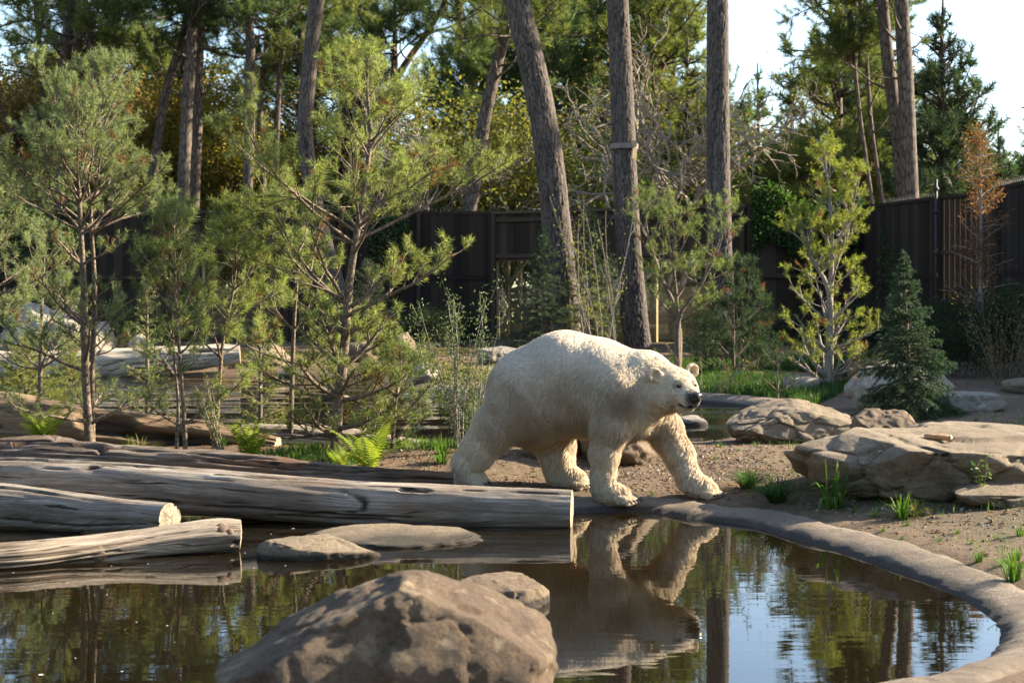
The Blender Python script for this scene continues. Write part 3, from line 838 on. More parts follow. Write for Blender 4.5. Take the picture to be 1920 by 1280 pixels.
def end_cap(V, t, seed, slant=0.0):
    """a saw-cut face made of rings"""
    n = len(V); c = V.mean(0); rng = np.random.default_rng(seed)
    out = [V]
    for f in (.92, .7, .45, .2):
        r = c + (V - c) * f + t * (.012 * (1 - f)) + t * (rng.random((n, 1)) - .5) * .006; out.append(r)
    out = np.vstack(out + [c[None] + t * .01]); F = []
    for k in range(4):
        for j in range(n):
            j2 = (j + 1) % n; F += [(k * n + j, k * n + j2, (k + 1) * n + j2), (k * n + j, (k + 1) * n + j2, (k + 1) * n + j)]
    F += [(4 * n + j, 4 * n + (j + 1) % n, 5 * n) for j in range(n)]
    return out, np.array(F)


def log(pts, rad, label, mat='wood_grey', seed=1, cut=(False, True), knots=(), **kw):
    me, V, p, t = log_mesh(pts, rad, mat, seed, **kw)
    c = np.array([p[:, 0].mean(), p[:, 1].mean(), p[:, 2].min()])
    root = thing('log', label, 'log', c)
    me.vertices.foreach_set('co', (V.reshape(-1, 3) - c).astype(np.float32).ravel()); me.update()
    tk = obj('trunk', me, root)
    for e, k, sgn in ((0, 0, -1), (1, -1, 1)):
        if cut[e]:
            cv, cf = end_cap(V[k], t[k] * sgn, seed)
            if sgn < 0: cf = cf[:, ::-1]
            obj('cut_end', mesh_np('cut_end', cv - c, cf, M['wood_cut']), tk)
    L = len(p)
    for f, ang, r in knots:
        k = int(f * (L - 1)); j = int((ang % (2 * np.pi)) / (2 * np.pi) * V.shape[1]) % V.shape[1]
        q = V[k, j]; nrm = unit(q - p[k])
        a = np.linspace(0, 2 * np.pi, 12, endpoint=False)
        kp = smooth_path([q - nrm * r * .9, q - nrm * r * .15, q + nrm * r * .03], 6)
        kv, kf = tube(kp, np.array([1.7, 1.5, 1.25, 1.05, 1, .93]) * r, 14, True, .04)
        kv = kv + .06 * r * fbm(kv * 30, 2, seed)[:, None] * nrm
        obj('knot', mesh_np('knot', kv - c, kf, M['wood_knot']), tk)
    return root


# side angle: 0 = towards the camera side of a log that runs left to right (cross of tangent and up), pi/2 = top
log([W(-420, 905, 10.75), W(60, 905, 10.55), W(420, 925, 10.4), W(700, 945, 10.3), W(1072, 957, 10.14)], [.17, .18, .175, .165, .145],
    'long weathered grey log whose sawn end points at the walking bear', 'wood_grey', 3, (False, True), m=300, rough=.1, crack=.1,
    holes=[(1.0, 1.2, .55, .28, .35), (2.3, 1.35, .8, .2, .3), (4.9, .9, .12, .12, .3)])
log([W(-450, 868, 11.35), W(60, 872, 11.15), W(400, 886, 11.0), W(640, 898, 10.95), W(852, 902, 10.9)], [.2, .19, .16, .12, .065],
    'dark split log with loose cracked bark behind the long grey log', 'wood_dark', 14, (False, True), m=300, n=96, rough=.42, crack=.42, ncrack=9,
    holes=[(2.9, 1.5, .5, .4, .4), (3.8, 1.2, .4, .3, .35), (1.7, 1.5, .3, .5, .3)])
log([W(-400, 925, 10.25), W(0, 950, 10.12), W(160, 965, 9.92), W(318, 973, 9.55)], [.17, .16, .135, .105],
    'thick grey log with a pale sawn end lying against the long log', 'wood_grey', 25, (False, True), m=220, rough=.12, crack=.14)
log([W(-300, 1068, 8.35), W(0, 1050, 8.55), W(130, 1036, 8.75), W(270, 1018, 8.95), W(400, 1003, 9.1), W(450, 1003, 9.14)], [.1, .1, .092, .085, .1, .092],
    'slender pale driftwood log with knots floating in the pond', 'wood_pale', 33, (False, True), m=260, rough=.16, crack=.1,
    knots=[(.475, -.35, .036), (.535, -.15, .02), (.84, .7, .03), (.9, .35, .022)], holes=[(2.35, -.5, .05, .25, .3), (1.3, -.55, .5, .2, .25)])
log([W(-500, 790, 14.4), W(0, 802, 14.3), W(180, 818, 14.25), W(340, 828, 14.2), W(520, 846, 14.1)], [.36, .34, .29, .24, .15],
    'broad rotten brown log behind the young pines with a split middle', 'wood_brown', 42, (False, True), m=260, rough=.18, crack=.2,
    holes=[(3.9, .6, .35, .5, .35), (4.4, .3, .4, .35, .4), (4.8, .1, .5, .5, .3)])
log([W(455, 826, 14.75), W(560, 830, 14.7), W(660, 834, 14.65), W(800, 848, 14.6)], [.17, .175, .16, .12],
    'short bleached log on the bank beside the tall young pine', 'wood_pale', 51, (True, True), m=150, rough=.12, crack=.12)
log([W(-400, 690, 30.4), W(0, 690, 30.3), W(170, 684, 30.4), W(330, 672, 30.6), W(450, 664, 30.8)], [.36, .34, .33, .27, .2],
    'huge sun bleached log lying along the far bank', 'wood_bleach', 62, (False, True), m=220, rough=.18, crack=.1, holes=[(9.0, .6, .5, .25, .25)])
log([W(760, 748, 23.9), W(860, 752, 23.8), W(960, 753, 23.7)], [.12, .12, .1],
    'thin grey log lying at the edge of the back pond', 'wood_grey', 71, (True, True), m=80, rough=.1)
# piece of sawn wood left on the great slab
c = W(1757, 826, 10.7); c[2] = top_of_rocks(c[0], c[1]) + .022
wv, wf = tube([c + np.array([-.09, .02, .0]), c + np.array([-.03, 0, .002]), c + np.array([.03, -.005, -.002]), c + np.array([.09, -.03, 0])], [.03, .032, .031, .03], 10)
wroot = thing('wood_piece', 'short split piece of reddish wood lying on the great flat slab', 'wood piece', c - np.array([0, 0, .03]))
wl = np.array(wroot.location)
obj('bark_side', mesh_np('bark_side', (wv - c) * np.array([1, 1, .75]) + (c - wl), wf, plain_mat('split_wood', (.36, .19, .09), .8, 0, .4, 25, .004)), wroot)
ev, ef = tube([c + np.array([.088, -.03, 0]), c + np.array([.094, -.032, 0])], [.031, .029], 10)
obj('sawn_end', mesh_np('sawn_end', (ev - c) * np.array([1, 1, .75]) + (c - wl), ef, plain_mat('pale_sawn', (.55, .42, .27), .8)), wroot)
# ------------------------------------------------------------------ dark board fence and the two window bays behind the enclosure
def plank_mat(name, cols):
    m, nt, b = newmat(name)
    oi = nd(nt, 'ShaderNodeObjectInfo').outputs['Random']
    g = noise_t(nt, coords(nt, (14, 14, .9)), 2.0, 5, .65)
    c = ramp(nt, oi, [(0, cols[0]), (.5, cols[1]), (1, cols[2])])
    c = mixc(nt, 1.0, c, ramp(nt, g, [(.25, (.55, .55, .55)), (.75, (1.4, 1.4, 1.4))]), 'MULTIPLY')
    nt.links.new(c, b.inputs['Base Color']); b.inputs['Roughness'].default_value = .9; b.inputs['Specular IOR Level'].default_value = .15
    bump(nt, b, g, .5, .01); return m


M['plank_dark'] = plank_mat('plank_dark', [(.03, .021, .015), (.045, .032, .022), (.068, .049, .034)])
M['plank_brown'] = plank_mat('plank_brown', [(.06, .042, .028), (.085, .06, .04), (.115, .08, .052)])
M['plank_gate'] = plank_mat('plank_gate', [(.04, .027, .018), (.055, .037, .024), (.075, .05, .032)])
M['plank_tan'] = plank_mat('plank_tan', [(.30, .22, .13), (.36, .27, .16), (.42, .33, .2)])
M['wire'] = plain_mat('wire', (.03, .03, .032), .5, .6)
M['pipe'] = plain_mat('pipe', (.035, .035, .035), .6, .3)
gm, nt, b = newmat('window_glass'); nt.nodes.remove(b)
fr = nd(nt, 'ShaderNodeFresnel', i_IOR=1.5)
tr = nd(nt, 'ShaderNodeBsdfTransparent', i_Color=(.86, .9, .86, 1)); gl = nd(nt, 'ShaderNodeBsdfGlossy', i_Roughness=.02)
mx = nd(nt, 'ShaderNodeMixShader', i_0=fr.outputs[0], i_1=tr.outputs[0], i_2=gl.outputs[0])
nt.links.new(mx.outputs[0], nt.nodes['Material Output'].inputs[0]); M['glass'] = gm

_bm = {}
def unit_box(mat):
    if mat not in _bm:
        V, F = box_vf((0, 0, 0), (1, 1, 1)); _bm[mat] = mesh_np('board', V, F, M[mat], False)
    return _bm[mat]


def bx(name, parent, c, s, mat, rot=None):
    o = obj(name, unit_box(mat), parent, c); o.scale = [float(q) for q in s]
    if rot: o.rotation_euler = rot
    return o


ZTOP = 4.36


def fence(A, B, label, mat='plank_dark', top=ZTOP, openings=(), wire=False, spikes=None, pw=.25, gap=-.02, rails=(.9, 2.35), posts=True, cap=True, seed=0, name='board_fence', topB=None, capmat=None):
    A = np.array(A, float); B = np.array(B, float); L = np.linalg.norm(B - A); ang = math.atan2(B[1] - A[1], B[0] - A[0])
    g = min(gz(*A), gz(*B)) - .1
    r = thing(name, label, 'fence', (A[0], A[1], g), ang, group='dark board fence sections round the enclosure')
    rng = random.Random(seed); H = top - g
    n = max(2, int(round(L / pw))); pw = L / n
    for i in range(n):
        x = (i + .5) * pw
        lo = 0.0
        for (o0, o1, z0, z1) in openings:
            if o0 <= x <= o1:
                lo = z1 - g
                if z0 - g > .15: bx('plank', r, (x, rng.uniform(-.006, .006), (z0 - g) / 2), (pw - gap, .03, z0 - g), mat)
        hh = H - rng.uniform(0, .015)
        bx('plank', r, (x, rng.uniform(-.004, .004) + (.018 if i % 2 and gap < .02 else 0), (lo + hh) / 2), (pw - gap, .03, hh - lo), mat)
    if cap: bx('cap_board', r, (L / 2, -.01, H + .03), (L + .02, .16, .09), capmat or mat)
    for z in rails:
        zr = z - g
        segs = [(0, L)]
        for (o0, o1, z0, z1) in openings:
            if z0 < z < z1: segs = [(0, o0 - .05), (o1 + .05, L)]
        for s0, s1 in segs:
            if s1 - s0 > .1: bx('rail', r, ((s0 + s1) / 2, -.055, zr), (s1 - s0, .07, .12), mat)
    if posts:
        k = max(1, int(round(L / 3.0)))
        for i in range(k + 1):
            x = L * i / k
            if any(o0 - .1 < x < o1 + .1 for (o0, o1, _, _) in openings): continue
            bx('post', r, (min(max(x, .07), L - .07), -.09, H / 2), (.12, .12, H - .01), mat)
    if wire:
        acc = Acc(); st = .11; zlo, zhi = .05, H - .02
        for sg in (1, -1):
            for x in np.arange(-H, L + H, st):
                # line x + sg * z, clipped to the panel
                z0, z1 = zlo, zhi; x0, x1 = x + sg * z0, x + sg * z1
                t0, t1 = 0.0, 1.0; dx = x1 - x0
                for lim, s in ((0, 1), (L, -1)):
                    a0, a1 = (x0 - lim) * s, (x1 - lim) * s
                    if a0 < 0 and a1 < 0: t1 = -1; break
                    if a0 < 0: t0 = max(t0, -a0 / (a1 - a0))
                    if a1 < 0: t1 = min(t1, a0 / (a0 - a1))
                if t1 - t0 < .01: continue
                a = np.array([x0 + dx * t0, -.155 + .006 * sg, z0 + (z1 - z0) * t0]); b_ = np.array([x0 + dx * t1, -.155 + .006 * sg, z0 + (z1 - z0) * t1])
                w = .004; s_ = np.array([-(b_ - a)[2], 0, (b_ - a)[0]]); s_ = unit(s_) * w; u = np.array([0, w, 0])
                V = np.array([a - s_, a + s_, a - u, b_ - s_, b_ + s_, b_ - u]); acc.add(V, [(0, 1, 4), (0, 4, 3), (1, 2, 5), (1, 5, 4), (2, 0, 3), (2, 3, 5)])
        V, F = acc.get()
        tag(obj('wire_mesh', mesh_np('wire_mesh', V, F, M['wire'], False), r), kind='stuff')
    if spikes:
        acc = Acc()
        for x in np.arange(spikes[0] * L, spikes[1] * L, .13):
            a = np.array([x, -.02, H + .05]); b_ = a + np.array([0, -.03, .16])
            V, F = tube([a, (a + b_) / 2, b_], [.014, .01, .002], 4); acc.add(V, F)
        V, F = acc.get(); tag(obj('spike_strip', mesh_np('spike_strip', V, F, M['pipe'], False), r), kind='stuff')
    return r, L, g


fence((-22, 44.8), (-10.2, 44.5), 'dark board fence with wire mesh behind the twin stemmed pine', wire=True, seed=1, spikes=(.0, 1.0))
rA, LA, gA = fence((-10.2, 44.3), (-5.25, 44.3), 'dark boarded shelter wall with a small square window', openings=[(.55, 2.85, .45, 3.12)], seed=2, rails=(3.2, 4.1))
fence((-5.25, 44.5), (-.62, 44.9), 'dark board fence with wire mesh and top spikes between the two windows', wire=True, spikes=(.45, 1.0), seed=3)
rB, LB, gB = fence((-.6, 44.85), (6.8, 41.4), 'dark boarded shelter wall with the wide viewing window', openings=[(.1, 7.75, .2, 2.92)], seed=4, rails=(3.02, 4.15), capmat='plank_brown')
fence((6.8, 41.45), (10.4, 42.5), 'dark board fence overgrown with bright ivy', seed=5)
fence((10.4, 42.5), (11.5, 38.3), 'dark board fence with wire mesh behind the yellow green pine', wire=True, spikes=(.35, 1.0), seed=6, rails=(2.3,))
rG, LG, gG = fence((11.5, 38.25), (12.42, 36.2), 'brown board gate section with gaps behind the rusty cypress', mat='plank_gate', gap=.03, seed=7, pw=.2, rails=(1.9, 2.9))
fence((12.42, 36.15), (12.6, 29.5), 'dark board fence with wire mesh beyond the rusty cypress', wire=True, spikes=(.0, .6), seed=8, top=4.45)
fence((12.6, 29.45), (12.4, 22), 'dark board fence running on past the dark hedge', seed=9, pw=.5)
fence((12.4, 21.95), (12.8, 15), 'dark board fence running on along the bare dirt', seed=10, pw=.5)


def pipe_post(xy, label, h=4.6):
    g = gz(*xy) - .1
    r = thing('fence_pipe_post', label, 'post', (xy[0], xy[1], g))
    V, F = tube([(0, 0, 0), (0, 0, h / 2), (0, 0, h)], [.04, .04, .04], 10); pp = obj('pipe', mesh_np('pipe', V, F, M['pipe']), r)
    for z in (1.4, 2.6, 3.7, 4.3):
        V, F = tube([(0, 0, z), (0, 0, z + .08)], [.075, .075], 10); obj('clamp', mesh_np('clamp', V, F, M['pipe']), pp)


pipe_post((11.36, 38.1), 'grey pipe post with clamps where the mesh fence meets the brown gate section')
pipe_post((10.28, 42.3), 'grey pipe post where the ivy fence meets the mesh fence', 4.5)


def window_bay(r, g, o0, o1, z0, z1, npane, posts, label, lab2, back, yoff):
    """glazed opening with a light timber frame, inner posts and a tan back wall"""
    M_ = r.matrix_world if False else Matrix.Translation(r.location) @ Matrix.Rotation(r.rotation_euler[2], 4, 'Z')
    base = M_ @ Vector((0, .06, 0)); rz = r.rotation_euler[2]
    w = thing('viewing_window', label, 'window', base, rz)
    zb, zt = z0 - g, z1 - g
    bx('frame', w, ((o0 + o1) / 2, 0, zb + .05), (o1 - o0, .1, .1), 'plank_brown'); bx('frame', w, ((o0 + o1) / 2, 0, zt - .03), (o1 - o0, .1, .06), 'plank_brown')
    bx('frame', w, (o0 + .04, 0, (zb + zt) / 2), (.08, .1, zt - zb - .17), 'plank_tan'); bx('frame', w, (o1 - .04, 0, (zb + zt) / 2), (.08, .1, zt - zb - .17), 'plank_brown')
    for k in range(npane):
        a = o0 + .08 + (o1 - o0 - .16) * k / npane; b_ = o0 + .08 + (o1 - o0 - .16) * (k + 1) / npane
        bx('pane', w, ((a + b_) / 2, .01, (zb + zt) / 2 + .02), (b_ - a - .006, .012, zt - zb - .18), 'glass')
    p = thing('timber_frame', lab2, 'timber frame', M_ @ Vector((0, .5, 0)), rz)
    for x, wd, dy in posts:
        bx('post', p, (x, dy, (zt + .2) / 2), (wd, wd, zt + .2), 'plank_tan')
    bx('beam', p, ((o0 + o1) / 2, .35, zt + .3), (o1 - o0 + .4, .12, .2), 'plank_tan')
    x = posts[0][0]
    V, F = beam_vf((x + .05, posts[0][2], zt - .75), (x + .85, posts[0][2], zt + .2), .08, .1)
    obj('brace', mesh_np('brace', V, F, M['plank_tan'], False), p)
    bw = thing('back_wall', back, 'wall', M_ @ Vector((0, yoff, 0)), rz)
    n = int((o1 - o0 + 3) / .3)
    for k in range(int(1.9 / .2)):
        bx('plank', bw, ((o0 + o1) / 2, 0, .1 + k * .2), (o1 - o0 + 3, .03, .19), 'plank_tan')


window_bay(rB, gB, .1, 7.75, .2, 2.92, 4, [(.22, .13, .1), (.48, .12, .5), (5.1, .16, .3), (7.5, .14, .2)],
           'wide glazed viewing window with a light timber frame', 'pale timber posts and brace standing behind the wide window',
           'tan plank wall seen through the wide window', 3.2)
window_bay(rA, gA, .55, 2.85, .45, 3.12, 1, [(.72, .14, .1), (2.6, .14, .4)],
           'small glazed window in the boarded shelter wall', 'pale timber post and brace behind the small window', 'tan plank wall seen through the small window', 4.0)
# ------------------------------------------------------------------ plants: building blocks
def needles(P0, P1, n, L, w, rng, ang=(28, 62)):
    P0 = np.asarray(P0); P1 = np.asarray(P1); S = len(P0)
    if S == 0: return np.zeros((0, 3)), np.zeros((0, 3), int)
    P0 = np.repeat(P0, n, 0); P1 = np.repeat(P1, n, 0); m = S * n
    d = unit(P1 - P0); b = P0 + (P1 - P0) * rng.random((m, 1))
    q = rng.normal(0, 1, (m, 3)); q = unit(q - (q * d).sum(1, keepdims=True) * d)
    a = np.radians(rng.uniform(ang[0], ang[1], (m, 1)))
    dr = d * np.cos(a) + q * np.sin(a)
    s = unit(np.cross(dr, rng.normal(0, 1, (m, 3)))) * w / 2
    V = np.stack([b - s, b + s, b + dr * L * rng.uniform(.75, 1.2, (m, 1))], 1).reshape(-1, 3)
    return V, np.arange(m * 3).reshape(-1, 3)


def leaves(C, n, spread, size, rng, flat=0.0, asp=.55):
    """small pointed leaves (two triangles folded along the midrib) scattered about the centres"""
    C = np.repeat(np.asarray(C), n, 0); m = len(C)
    if m == 0: return np.zeros((0, 3)), np.zeros((0, 3), int)
    sp = np.broadcast_to(np.asarray(spread, float), (3,))
    p = C + rng.normal(0, 1, (m, 3)) * sp
    d = unit(rng.normal(0, 1, (m, 3)) * np.array([1, 1, 1 - flat])); s = unit(np.cross(d, rng.normal(0, 1, (m, 3))))
    nn = np.cross(d, s); l = size * rng.uniform(.65, 1.3, (m, 1))
    V = np.stack([p, p + d * l * .5 + s * l * asp * .5 + nn * l * .08, p + d * l, p + d * l * .5 - s * l * asp * .5 + nn * l * .08], 1).reshape(-1, 3)
    b = np.arange(m)[:, None] * 4
    return V, np.vstack([b + [0, 1, 2], b + [0, 2, 3]])


class Plant:
    def __init__(s, seed): s.rng = np.random.default_rng(seed); s.wood = Acc(); s.seg0 = []; s.seg1 = []; s.ends = []
    def stick(s, p, d, L, r, bend=0.0, jit=.08, n=5, sides=5, taper=.35, curl=0.0):
        """a bent tapering twig; returns its points"""
        rng = s.rng; d = unit(d); P = [np.array(p, float)]; st = L / (n - 1)
        cv = rng.normal(0, 1, 3) * curl
        for k in range(n - 1):
            d = unit(d + np.array([0, 0, bend]) / (n - 1) + rng.normal(0, jit, 3) + cv / (n - 1)); P.append(P[-1] + d * st)
        P = np.array(P)
        s.wood.add(*tube(P, np.linspace(r, r * taper, n), sides, False)); return P
    def clothe(s, P, f0, step):
        """remember the outer part of a twig as needle bearing pieces"""
        L = np.linalg.norm(np.diff(P, axis=0), axis=1).sum(); k = max(1, int(round(L * (1 - f0) / step)))
        t = np.linspace(f0, 1, k + 1) * (len(P) - 1); i = np.minimum(t.astype(int), len(P) - 2); f = (t - i)[:, None]
        Q = P[i] * (1 - f) + P[i + 1] * f
        s.seg0 += list(Q[:-1]); s.seg1 += list(Q[1:]); s.ends.append(P[-1])


def along(P, t):
    x = t * (len(P) - 1); i = min(int(x), len(P) - 2); return P[i] + (P[i + 1] - P[i]) * (x - i), unit(P[i + 1] - P[i])


def pine_limb(pl, p, d, L, r, step, dens=1.0, bare=.3, bend=.35, side_gap=.13, shoot=.13, curl=.15):
    rng = pl.rng
    P = pl.stick(p, d, L, r, bend, .09, 7, 6, .3, curl)
    pl.clothe(P, .86, step)
    k = max(3, int(L / side_gap * dens * 1.0)); sg = 1
    for j in range(k):
        t = bare + (1 - bare) * (j + rng.random() * .6) / k
        q, dd = along(P, min(t, .98)); sd_ = unit(np.cross(dd, [0, 0, 1.]) + rng.normal(0, .15, 3)); sg = -sg
        l2 = L * (.5 - .3 * t) * rng.uniform(.7, 1.25) + shoot * .7
        S = pl.stick(q, dd * .65 + sd_ * sg * .8 + np.array([0, 0, rng.uniform(-.05, .45)]), l2, r * .45 * (1.1 - .5 * t), bend * .9, .1, 5, 4, .4, curl)
        pl.clothe(S, .6, step)
        for i in range(1 + int(l2 / shoot * dens * 1.35)):
            t2 = .3 + .65 * rng.random(); q2, d2 = along(S, t2)
            s2 = unit(np.cross(d2, rng.normal(0, 1, 3)))
            T = pl.stick(q2, d2 * .7 + s2 * .7 + np.array([0, 0, .3]), shoot * rng.uniform(.6, 1.3), r * .2, .3, .08, 3, 3, .6)
            pl.clothe(T, .1, step)


def finish(pl, name, label, cat, base, wood_m, leaf_m, V=None, F=None, trunks=(), group=None, crown='crown', trunkname='trunk'):
    root = thing(name, label, cat, base, group=group); b = np.array(root.location)
    acc = Acc(); acc.V = list(pl.wood.V); acc.F = list(pl.wood.F); acc.n = pl.wood.n
    tv, tf = acc.get()
    if len(tv): obj(trunkname, mesh_np(trunkname, tv - b, tf, M[wood_m]), root)
    if V is not None and len(V): obj(crown, mesh_np(crown, V - b, F, M[leaf_m], False), root)
    return root


def trunk_of(pl, pts, r, n=24, sides=12, top=.25, flare=1.25, rough=.06):
    P = smooth_path(pts, n); rad = np.linspace(r, r * top, n); rad[:3] *= [flare, 1 + (flare - 1) * .5, 1 + (flare - 1) * .15]
    V, F = tube(P, rad, sides, True)
    V = V + unit(V - np.repeat(P, sides, 0).tolist() if False else np.vstack([V[:n * sides] - np.repeat(P, sides, 0), [[0, 0, 1], [0, 0, -1]]])) * (rough * r * fbm(V * 12, 2, 3))[:, None]
    pl.wood.add(V, F); return P


M['bark_pine'] = bark_mat('bark_pine', (.03, .022, .017), (.14, .105, .082), (7, 7, 2.2), .025)
M['bark_young'] = bark_mat('bark_young', (.06, .045, .032), (.22, .165, .115), (16, 16, 9), .008)
M['bark_pale'] = bark_mat('bark_pale', (.12, .10, .08), (.36, .31, .25), (20, 20, 8), .006)
M['bark_plates'] = bark_mat('bark_plates', (.014, .011, .009), (.115, .09, .075), (9, 9, 5), .012, attr=True)
M['bark_far'] = bark_mat('bark_far', (.03, .022, .017), (.15, .112, .085), (5, 5, 1.2), .04)
M['needle_blue'] = leaf_mat('needle_blue', [(.11, .15, .06), (.175, .225, .095), (.27, .32, .155)], .45, .08)
M['needle_green'] = leaf_mat('needle_green', [(.08, .12, .035), (.135, .18, .06), (.22, .265, .10)], .45, .07)
M['needle_fresh'] = leaf_mat('needle_fresh', [(.12, .16, .045), (.195, .24, .075), (.31, .345, .13)], .5, .06)
M['needle_yellow'] = leaf_mat('needle_yellow', [(.13, .17, .03), (.21, .245, .045), (.30, .32, .075)], .5, .06)
M['needle_dark'] = leaf_mat('needle_dark', [(.022, .045, .02), (.035, .065, .03), (.055, .09, .042)], .35, .07)
M['needle_spruce'] = leaf_mat('needle_spruce', [(.022, .055, .026), (.036, .08, .038), (.055, .11, .055)], .3, .08)
M['needle_far'] = leaf_mat('needle_far', [(.055, .09, .03), (.085, .13, .045), (.13, .18, .065)], .45, .06)
M['needle_far2'] = leaf_mat('needle_far2', [(.085, .115, .03), (.13, .165, .045), (.20, .225, .07)], .45, .05)
M['leaf_gold'] = leaf_mat('leaf_gold', [(.24, .20, .04), (.34, .26, .045), (.15, .18, .035), (.40, .29, .07)], .5, .04)
M['leaf_brown'] = leaf_mat('leaf_brown', [(.18, .12, .04), (.27, .18, .06), (.13, .13, .04), (.30, .21, .085)], .45, .04)
M['leaf_olive'] = leaf_mat('leaf_olive', [(.09, .11, .03), (.15, .165, .04), (.22, .20, .045), (.11, .135, .04)], .5, .05)
M['leaf_green'] = leaf_mat('leaf_green', [(.04, .085, .018), (.07, .13, .03), (.11, .17, .04)], .5, .07)
M['leaf_dark'] = leaf_mat('leaf_dark', [(.014, .026, .012), (.024, .04, .018), (.04, .058, .026)], .3, .02)
M['leaf_ivy'] = leaf_mat('leaf_ivy', [(.025, .06, .012), (.045, .095, .02), (.08, .135, .03)], .5, .05)
M['leaf_rust'] = leaf_mat('leaf_rust', [(.11, .05, .025), (.17, .08, .035), (.24, .13, .06)], .45, .03)
M['leaf_shrub'] = leaf_mat('leaf_shrub', [(.05, .085, .035), (.09, .13, .055), (.17, .21, .10)], .4, .08, .5)
M['fern'] = leaf_mat('fern', [(.16, .22, .03), (.22, .27, .04)], .6, .04)
M['grass'] = leaf_mat('grass', [(.04, .10, .012), (.07, .15, .02), (.12, .19, .03)], .45, .06)
M['grass_dark'] = leaf_mat('grass_dark', [(.022, .062, .01), (.035, .085, .014), (.06, .11, .02)], .4, .05)
M['grass_straw'] = leaf_mat('grass_straw', [(.10, .13, .02), (.17, .17, .04), (.24, .19, .07)], .4, .05)


# ------------------------------------------------------------------ young pines on the bank
def young_pine(label, trunks, r0, whorls, seed, leaf='needle_green', nl=.062, nw=.0042, dens=1.0, per=9, step=.035, side_gap=.13, shoot=.12, bark='bark_young', bare=.3, cat='pine tree', name='young_pine', group=None, curl=.15):
    pl = Plant(seed); rng = pl.rng; TP = []
    for k, pts in enumerate(trunks):
        P = trunk_of(pl, pts, r0 * (1 if k == 0 else .75), 26, 10, .14); TP.append(P)
        pl.clothe(P, .93, step)
    for (ti, f, cnt, L, el, a0) in whorls:
        for j in range(cnt):
            q, dd = along(TP[ti], min(max(f + rng.normal(0, .008), .02), .985))
            az = a0 + 2 * np.pi * (j + rng.uniform(-.22, .22)) / cnt; e = R(el + rng.normal(0, 7))
            d = np.array([math.cos(az) * math.cos(e), math.sin(az) * math.cos(e), math.sin(e)])
            pine_limb(pl, q, d, L * rng.uniform(.75, 1.2), r0 * .42 * (1.05 - f) + .005, step, dens, bare, .35, side_gap, shoot, curl)
    s0, s1 = np.array(pl.seg0), np.array(pl.seg1); dead = noise3(s0 * 5.5, seed) > .62
    DV, DF = needles(s0[dead], s1[dead], int(per * 1.1), nl, nw, rng, (20, 60))
    pl.seg0, pl.seg1 = s0[~dead], s1[~dead]
    V, F = needles(np.array(pl.seg0), np.array(pl.seg1), int(per * 1.4), nl * 1.05, nw * 1.1, rng, (30, 75))
    print('pine', label[:30], len(pl.seg0), len(F), pl.wood.n)
    base = trunks[0][0]
    root = finish(pl, name, label, cat, base, bark, leaf, V, F, group=group)
    if len(DF): obj('dead_needles', mesh_np('dead_needles', DV - np.array(root.location), DF, M['leaf_rust'], False), root)
    return root


def tr(pts, Y, dyt=0.0):
    out = [W(x, y, Y + dyt * k / max(1, len(pts) - 1)) for k, (x, y) in enumerate(pts)]
    g = gz(out[0][0], out[0][1]) - .05
    if out[0][2] > g: out = [np.array([out[0][0], out[0][1], g])] + out
    return out


# tall bushy pine with two stems
Y1 = 13.3
young_pine('bushy pale green young pine with two slender stems', [tr([(168, 835), (160, 700), (158, 560), (152, 440), (150, 330), (180, 230), (232, 130)], Y1), tr([(172, 800), (172, 690), (178, 560), (172, 440), (165, 350), (130, 250), (92, 165)], Y1 + .15, .2)], .05,
           [(0, .2, 3, .7, 15, .3), (0, .3, 3, .8, 12, 1.2), (0, .38, 3, .6, 25, 0), (0, .5, 3, .45, 35, 2),
            (0, .58, 5, .9, 32, 0), (0, .64, 5, .9, 36, .6), (0, .7, 5, .82, 40, .2), (0, .78, 5, .7, 44, .9), (0, .84, 5, .5, 48, .3), (0, .9, 4, .4, 55, 0), (0, .95, 4, .25, 60, 0),
            (1, .58, 5, .85, 30, .4), (1, .66, 5, .8, 36, 1.1), (1, .75, 5, .55, 45, .2), (1, .83, 4, .45, 50, .8), (1, .9, 4, .35, 55, 0), (1, .4, 2, .5, 25, 2.5)],
           101, 'needle_blue', .05, .0042, 1.0, 10)
# slim pine with crossing twin stems
young_pine('slim dark stemmed young pine with feathery green crown', [tr([(348, 862), (345, 780), (338, 680), (330, 560), (328, 480), (325, 395)], 12.6), tr([(330, 850), (334, 760), (326, 660), (322, 560), (318, 470)], 12.75)], .028,
           [(0, .3, 2, .35, 20, 0), (0, .52, 3, .42, 35, 0), (0, .62, 5, .5, 40, .7), (0, .7, 5, .42, 45, .1), (0, .78, 5, .36, 48, .5), (0, .86, 5, .28, 52, 0), (0, .93, 4, .2, 60, 0),
            (1, .5, 3, .4, 30, .2), (1, .65, 4, .4, 35, .9), (1, .8, 4, .3, 45, .1), (1, .92, 4, .2, 55, 0)], 102, 'needle_green', .065, .004, .9, 9)
young_pine('slender young pine with a bright tuft at its crooked top', [tr([(402, 836), (410, 740), (418, 640), (438, 540), (442, 480), (440, 412)], 13.6)], .028,
           [(0, .3, 2, .35, 20, 1), (0, .45, 3, .5, 28, .5), (0, .55, 5, .55, 32, 0), (0, .66, 5, .5, 40, .7), (0, .76, 5, .42, 45, .1), (0, .86, 5, .34, 55, .5), (0, .94, 6, .24, 65, 0)], 103, 'needle_fresh', .075, .0045, .9, 10)
